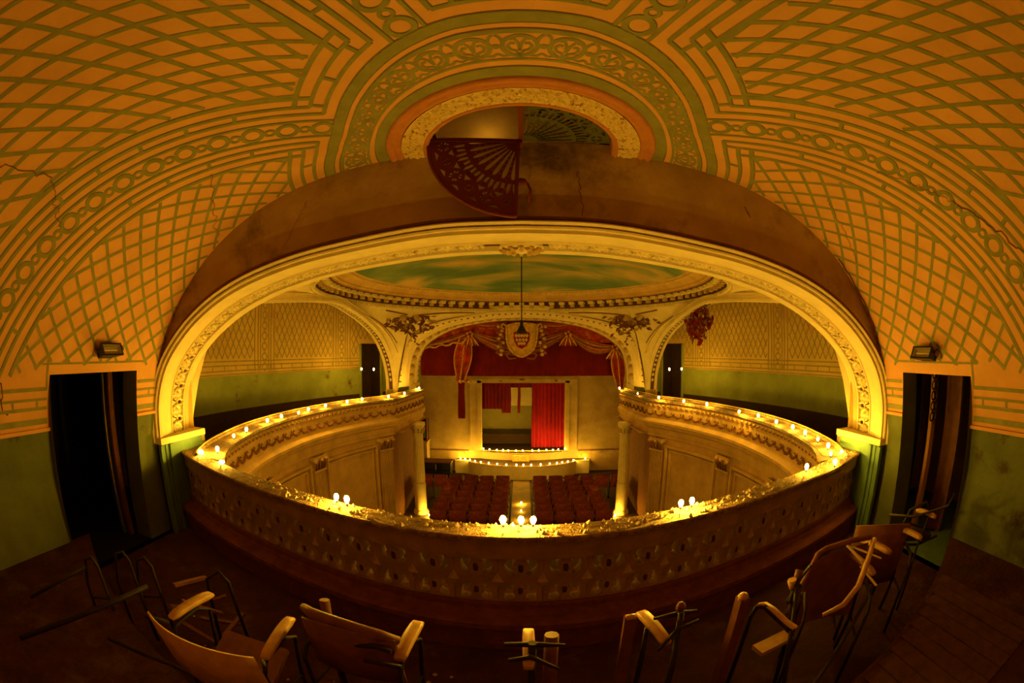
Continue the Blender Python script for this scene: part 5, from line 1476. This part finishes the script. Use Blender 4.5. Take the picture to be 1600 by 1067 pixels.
# stalls floor, carpet in the aisle, seats
mb = MB(); mb.add([(-4.6, 3.9, LF), (4.6, 3.9, LF), (4.6, SW, LF), (-4.6, SW, LF)], [(0, 1, 2, 3)], M['dark'])
tag(mb.build('floor_stalls'), kind='structure')
mb = MB(); mb.box((0.0, 12.0, LF + .008), (.56, 5.6, .014), M['carpet']); o = mb.build('aisle_carpet'); tag(o, 'worn pale carpet runner down the centre aisle of the stalls', 'carpet')
def seat_proto():
    e = empty('stalls_seat')
    g = MB(); rows = []
    for i in range(5):
        x = -.20 + .40 * i / 4; b = .03 * (1 - (2 * i / 4 - 1) ** 2)
        rows.append([(x, -.02 - b, .38), (x, -.07 - b, .78 + b * .6), (x, -.03 - b, .80 + b * .6), (x, .03 - b, .78), (x, .05 - b, .38)])
    g.grid(rows, M['seat'], True, closed=True); g.f.append((0, 1, 2, 3, 4)); g.m.append(0); g.sm.append(False); g.f.append((24, 23, 22, 21, 20)); g.m.append(0); g.sm.append(False)
    g.build('backrest', e)
    g = MB(); g.box((0, .20, .42), (.40, .32, .08), M['seat'], rot=Matrix.Rotation(.12, 3, 'X')); g.build('seat', e)
    for sx in (-1, 1):
        g = MB(); g.box((sx * .21, .1, .29), (.022, .10, .58), M['iron']); g.box((sx * .21, .12, .59), (.028, .28, .03), M['wood_dk']); g.build('armrest', e)
    return e
sp_ = seat_proto(); first = True
ORD = ['first', 'second', 'third', 'fourth', 'fifth', 'sixth', 'seventh', 'eighth']
for r in range(7):
    y = 12.75 - r * 0.50
    for sd in (-1, 1):
        for k in range(6):
            x = sd * (0.55 + .47 * k)
            if abs(x) > 2.3 and y < 12.3: continue
            o = sp_ if first else copy_tree(sp_); first = False
            rn = random.Random(r * 20 + k + (sd > 0) * 9)
            o.location = (x, y + .04 * (rn.random() - .5) + .035 * k * 0, LF); o.rotation_euler = (0, 0, .04 * (rn.random() - .5))
            tag(o, 'dark red seat, %s row from the stage, %s seat %s of the aisle' % (ORD[r], ORD[k], 'left' if sd < 0 else 'right'), 'seat', 'stalls seats')
# black upright piano-like cabinet and the tall dark mirror on its plinth
pn = empty('upright_piano', (-2.97, 15.08, LF)); tag(pn, 'black upright piano standing on the stalls floor at the left of the stage platforms', 'piano')
g = MB(); g.box((0, 0, .32), (1.0, .5, .52), M['lamp_black']); g.box((0, 0, .60), (1.06, .55, .03), M['wood_dk']); g.build('case', pn)
g = MB(); g.box((0, -.3, .30), (1.0, .12, .04), M['lamp_black']); g.build('key_shelf', pn); g = MB(); g.box((-.02, -.262, .42), (.015, .01, .22), M['cream']); g.build('front_strip', pn)
pl_ = empty('plinth', (-3.62, 15.6, LF)); tag(pl_, 'tall plain cream plinth against the wall left of the stage', 'plinth')
g = MB(); g.box((0, 0, .60), (.42, .5, 1.2), M['stage_wall']); g.box((0, 0, 1.22), (.50, .56, .05), M['stage_wall']); g.build('plinth_body', pl_)
cb = empty('glass_cabinet', (-3.60, 15.6, LF + 1.25)); tag(cb, 'narrow dark green glazed cabinet standing on the cream plinth left of the stage', 'cabinet')
g = MB(); g.box((0, .05, .38), (.36, .34, .76), M['lamp_black']); g.box((.17, -.06, .40), (.03, .16, .8), M['wood_dk']); g.box((-.17, -.06, .4), (.03, .16, .8), M['wood_dk']); g.build('case', cb)
g = MB(); g.box((0, -.13, .40), (.26, .01, .62), M['teal']); g.build('pane', cb); g = MB(); g.blob((0, 0, .80), (.08, .06, .06), M['lamp_black'], 2); g.build('finial', cb)

# hanging lamp from the painted dome
hl = empty('hanging_lamp', (0, DC[1], 0.28)); tag(hl, 'small dark conical pendant hanging on a long cord from the painted dome', 'lamp')
g = MB(); g.tube([(0, 0, .10), (0, 0, 1.54)], .011, M['iron'], 5); g.build('cord', hl)
g = MB(); g.lathe((0, 0, 0), [(.0, -.03), (.10, -.02), (.085, .02), (.05, .09), (.03, .13), (.03, .20), (.012, .22), (0, .22)], M['iron'], 14); g.build('lamp_shade', hl)

# torn red hanging on the right side arch
rc = empty('torn_hanging', (3.72, 8.95, .50)); tag(rc, 'ragged dark red fabric clump hanging from the right side arch', 'hanging')
g = MB(); rn = random.Random(12)
for k in range(260):
    c = (rn.gauss(0, .05), rn.gauss(-.20, .24), rn.gauss(.0, .13)); L = .05 + .05 * rn.random(); R_ = Matrix.Rotation(rn.random() * 6, 3, 'X') @ Matrix.Rotation(rn.random() * .8, 3, 'Y')
    vs = [Vector(c) + R_ @ Vector(p) for p in ((0, -L, -L * .6), (.02, L, -L * .3), (0, L * .6, L), (-.02, -L * .7, L * .5), (.035, 0, 0))]
    g.add(vs, [(0, 1, 4), (1, 2, 4), (2, 3, 4), (3, 0, 4), (3, 2, 1, 0)], M['red_dk'] if k % 5 else M['brown'])
o = g.build('torn_cloth', rc); o['kind'] = 'stuff'
g = MB()
for k in range(110):
    c = (rn.gauss(0, .04), rn.gauss(.38, .13) * -1 - .1, rn.gauss(.16, .12)); L = .03 + .03 * rn.random(); R_ = Matrix.Rotation(rn.random() * 6, 3, 'X')
    vs = [Vector(c) + R_ @ Vector(p) for p in ((0, -L, -L * .6), (.02, L, -L * .3), (0, L * .6, L), (-.02, -L * .7, L * .5), (.03, 0, 0))]
    g.add(vs, [(0, 1, 4), (1, 2, 4), (2, 3, 4), (3, 0, 4), (3, 2, 1, 0)], M['brown'] if k % 3 else M['gold'])
o = g.build('torn_trim', rc); o['kind'] = 'stuff'

# ------------------------------------------------------------------ lit bulbs
def bulb_proto(m, r=0.022, name='bulb'):
    g = MB(); g.lathe((0, 0, 0), [(0.0, r * 1.6), (r * .6, r * 1.45), (r, r * .6), (r * .95, 0), (r * .6, -r * .8), (r * .45, -r * 1.2)], m, 8)
    glass = g
    g2 = MB(); g2.lathe((0, 0, 0), [(r * .5, -r * 1.2), (r * .5, -r * 2.2), (0, -r * 2.2)], M['lamp_black'], 8)
    e = g.build(name); s = g2.build('socket', e); return e
PROT = {'n': bulb_proto(M['bulb']), 'h': bulb_proto(M['bulb_hi'], .020), 'l': bulb_proto(M['bulb_lo'], .018), 's': bulb_proto(M['bulb_st'], .022)}
USED = set()
def bulb(x, y, z, kind, label, group=None):
    p = PROT[kind]
    if kind in USED: o = copy_tree(p)
    else: o = p; USED.add(kind)
    o.location = (x, y, z); tag(o, label, 'light bulb', group); return o
LB = [(-3.36, 3.87, 'n'), (-3.66, 4.6, 'l'), (-3.77, 5.06, 'n'), (-3.91, 5.86, 'n'), (-3.94, 6.36, 'n'), (-3.86, 6.84, 'l'), (-3.9, 7.31, 'n'), (-3.82, 7.91, 'n'), (-3.65, 8.65, 'n'), (-3.50, 9.17, 'n'), (-3.09, 9.86, 'n'), (-2.90, 10.61, 'n'), (-2.87, 12.08, 'h')]
RB = [(3.11, 3.37, 'n'), (3.31, 3.68, 'l'), (3.55, 4.02, 'n'), (3.67, 4.39, 'l'), (3.78, 4.83, 'n'), (3.87, 5.28, 'n'), (3.89, 5.78, 'n'), (3.95, 6.47, 'n'), (3.85, 7.01, 'h'), (3.72, 8.21, 'n'), (3.45, 8.85, 'n'), (3.12, 9.62, 'n'), (2.88, 10.61, 'l'), (2.75, 12.13, 'n')]
BZL = BZ + 0.056
NTH = ['first', 'second', 'third', 'fourth', 'fifth', 'sixth', 'seventh', 'eighth', 'ninth', 'tenth', 'eleventh', 'twelfth', 'thirteenth', 'fourteenth', 'fifteenth', 'sixteenth', 'seventeenth', 'eighteenth']
for i, (x, y, k) in enumerate(LB): bulb(x, y, BZL, k, 'lit bulb on the left balcony rail, %s counting from the big arch' % NTH[i], 'left balcony rail bulbs')
for i, (x, y, k) in enumerate(RB): bulb(x, y, BZL, k, 'lit bulb on the right balcony rail, %s counting from the big arch' % NTH[i], 'right balcony rail bulbs')
FB = [(-3.55, 3.72, 'h', 'bright bulb at the left end of the front parapet by the arch'), (-3.02, 3.44, 'n', 'lit bulb on the front parapet, second from its left end'),
      (-1.40, 2.79, 'h', 'left bulb of the close pair on the left half of the front parapet'), (-1.30, 2.80, 'n', 'right bulb of the close pair on the left half of the front parapet'),
      (-0.12, 2.66, 'n', 'leftmost bulb of the bright cluster at the middle of the front parapet'), (-0.0, 2.70, 'h', 'middle bulb of the bright cluster at the centre of the front parapet'), (0.08, 2.65, 'h', 'rightmost bulb of the bright cluster at the middle of the front parapet'),
      (1.17, 2.82, 'h', 'left bulb of the dazzling pair on the right half of the front parapet'), (1.27, 2.83, 'h', 'right bulb of the dazzling pair on the right half of the front parapet'),
      (2.72, 3.30, 'n', 'lit bulb on the front parapet, second from its right end'), (3.60, 3.74, 'h', 'bright bulb at the right end of the front parapet by the arch')]
for x, y, k, l in FB:
    end = abs(x) > 2.9
    b_ = bulb(x, fy(x) + (0.085 if end else 0.045), BZ + 0.028 if end else BZL, k, l)
    if end: b_.rotation_euler = (PI / 2, 0, 0.4 if x > 0 else -0.6)
UB = [(-1.40, 15.94), (-1.17, 15.83), (-0.9, 15.77), (-0.67, 15.74), (-0.48, 15.72), (-0.2, 15.70), (0.05, 15.70), (0.4, 15.70), (0.63, 15.72), (0.91, 15.75), (1.15, 15.79), (1.35, 15.84), (1.60, 15.93)]
for i, (x, y) in enumerate(UB): bulb(x, y, -3.74, 's', 'small lit bulb on the upper stage platform edge, %s from the left' % NTH[i], 'upper platform bulbs')
XB = [-2.23, -2.05, -1.86, -1.66, -1.44, -1.15, -0.85, -0.52, -0.17, 0.07, 0.34, 0.67, 0.99, 1.25, 1.45, 1.66, 1.88, 2.35]
def y2(x):
    for (a, ya), (b, yb) in zip(B2, B2[1:]):
        if a <= x <= b: return ya + (yb - ya) * (x - a) / (b - a)
    return 15.7
for i, x in enumerate(XB): bulb(x, y2(x) + .03, -4.07, 's', 'small lit bulb on the lower stage platform edge, %s from the left' % NTH[i], 'lower platform bulbs')
bulb(-2.49, 11.15, LF + .05, 'h', 'bright bulb on the stalls floor at the foot of the left column'); bulb(2.55, 11.15, LF + .05, 'h', 'bright bulb on the stalls floor at the foot of the right column')
for y, l, k in ((12.34, 'lit bulb on the aisle carpet nearest the stage', 'n'), (11.7, 'small lit bulb on the aisle carpet between its two neighbours', 'l'), (11.05, 'lit bulb on the aisle carpet just behind the front parapet', 'n')): bulb(0, y, LF + .06, k, l)
for sd in (-1, 1):
    for q, (dx, k) in enumerate(((-.19, 'n'), (.19, 'n'))):
        w_ = empty('wall_lamp', (sd * 4.36 + dx, 11.92, -.62)); tag(w_, '%s lamp of the pair in the dark doorway of the %s side gallery' % ('left' if q == 0 else 'right', 'left' if sd < 0 else 'right'), 'lamp')
        g = MB(); g.lathe((0, 0, 0), [(0, .04), (.02, .03), (.024, 0), (.012, -.025)], M['bulb'], 8); g.build('bulb', w_)
        g = MB(); g.tube([(0, 0, -.03), (0, .05, -.08), (0, .35, -.08)], .008, M['iron'], 5); g.build('lamp_arm', w_)
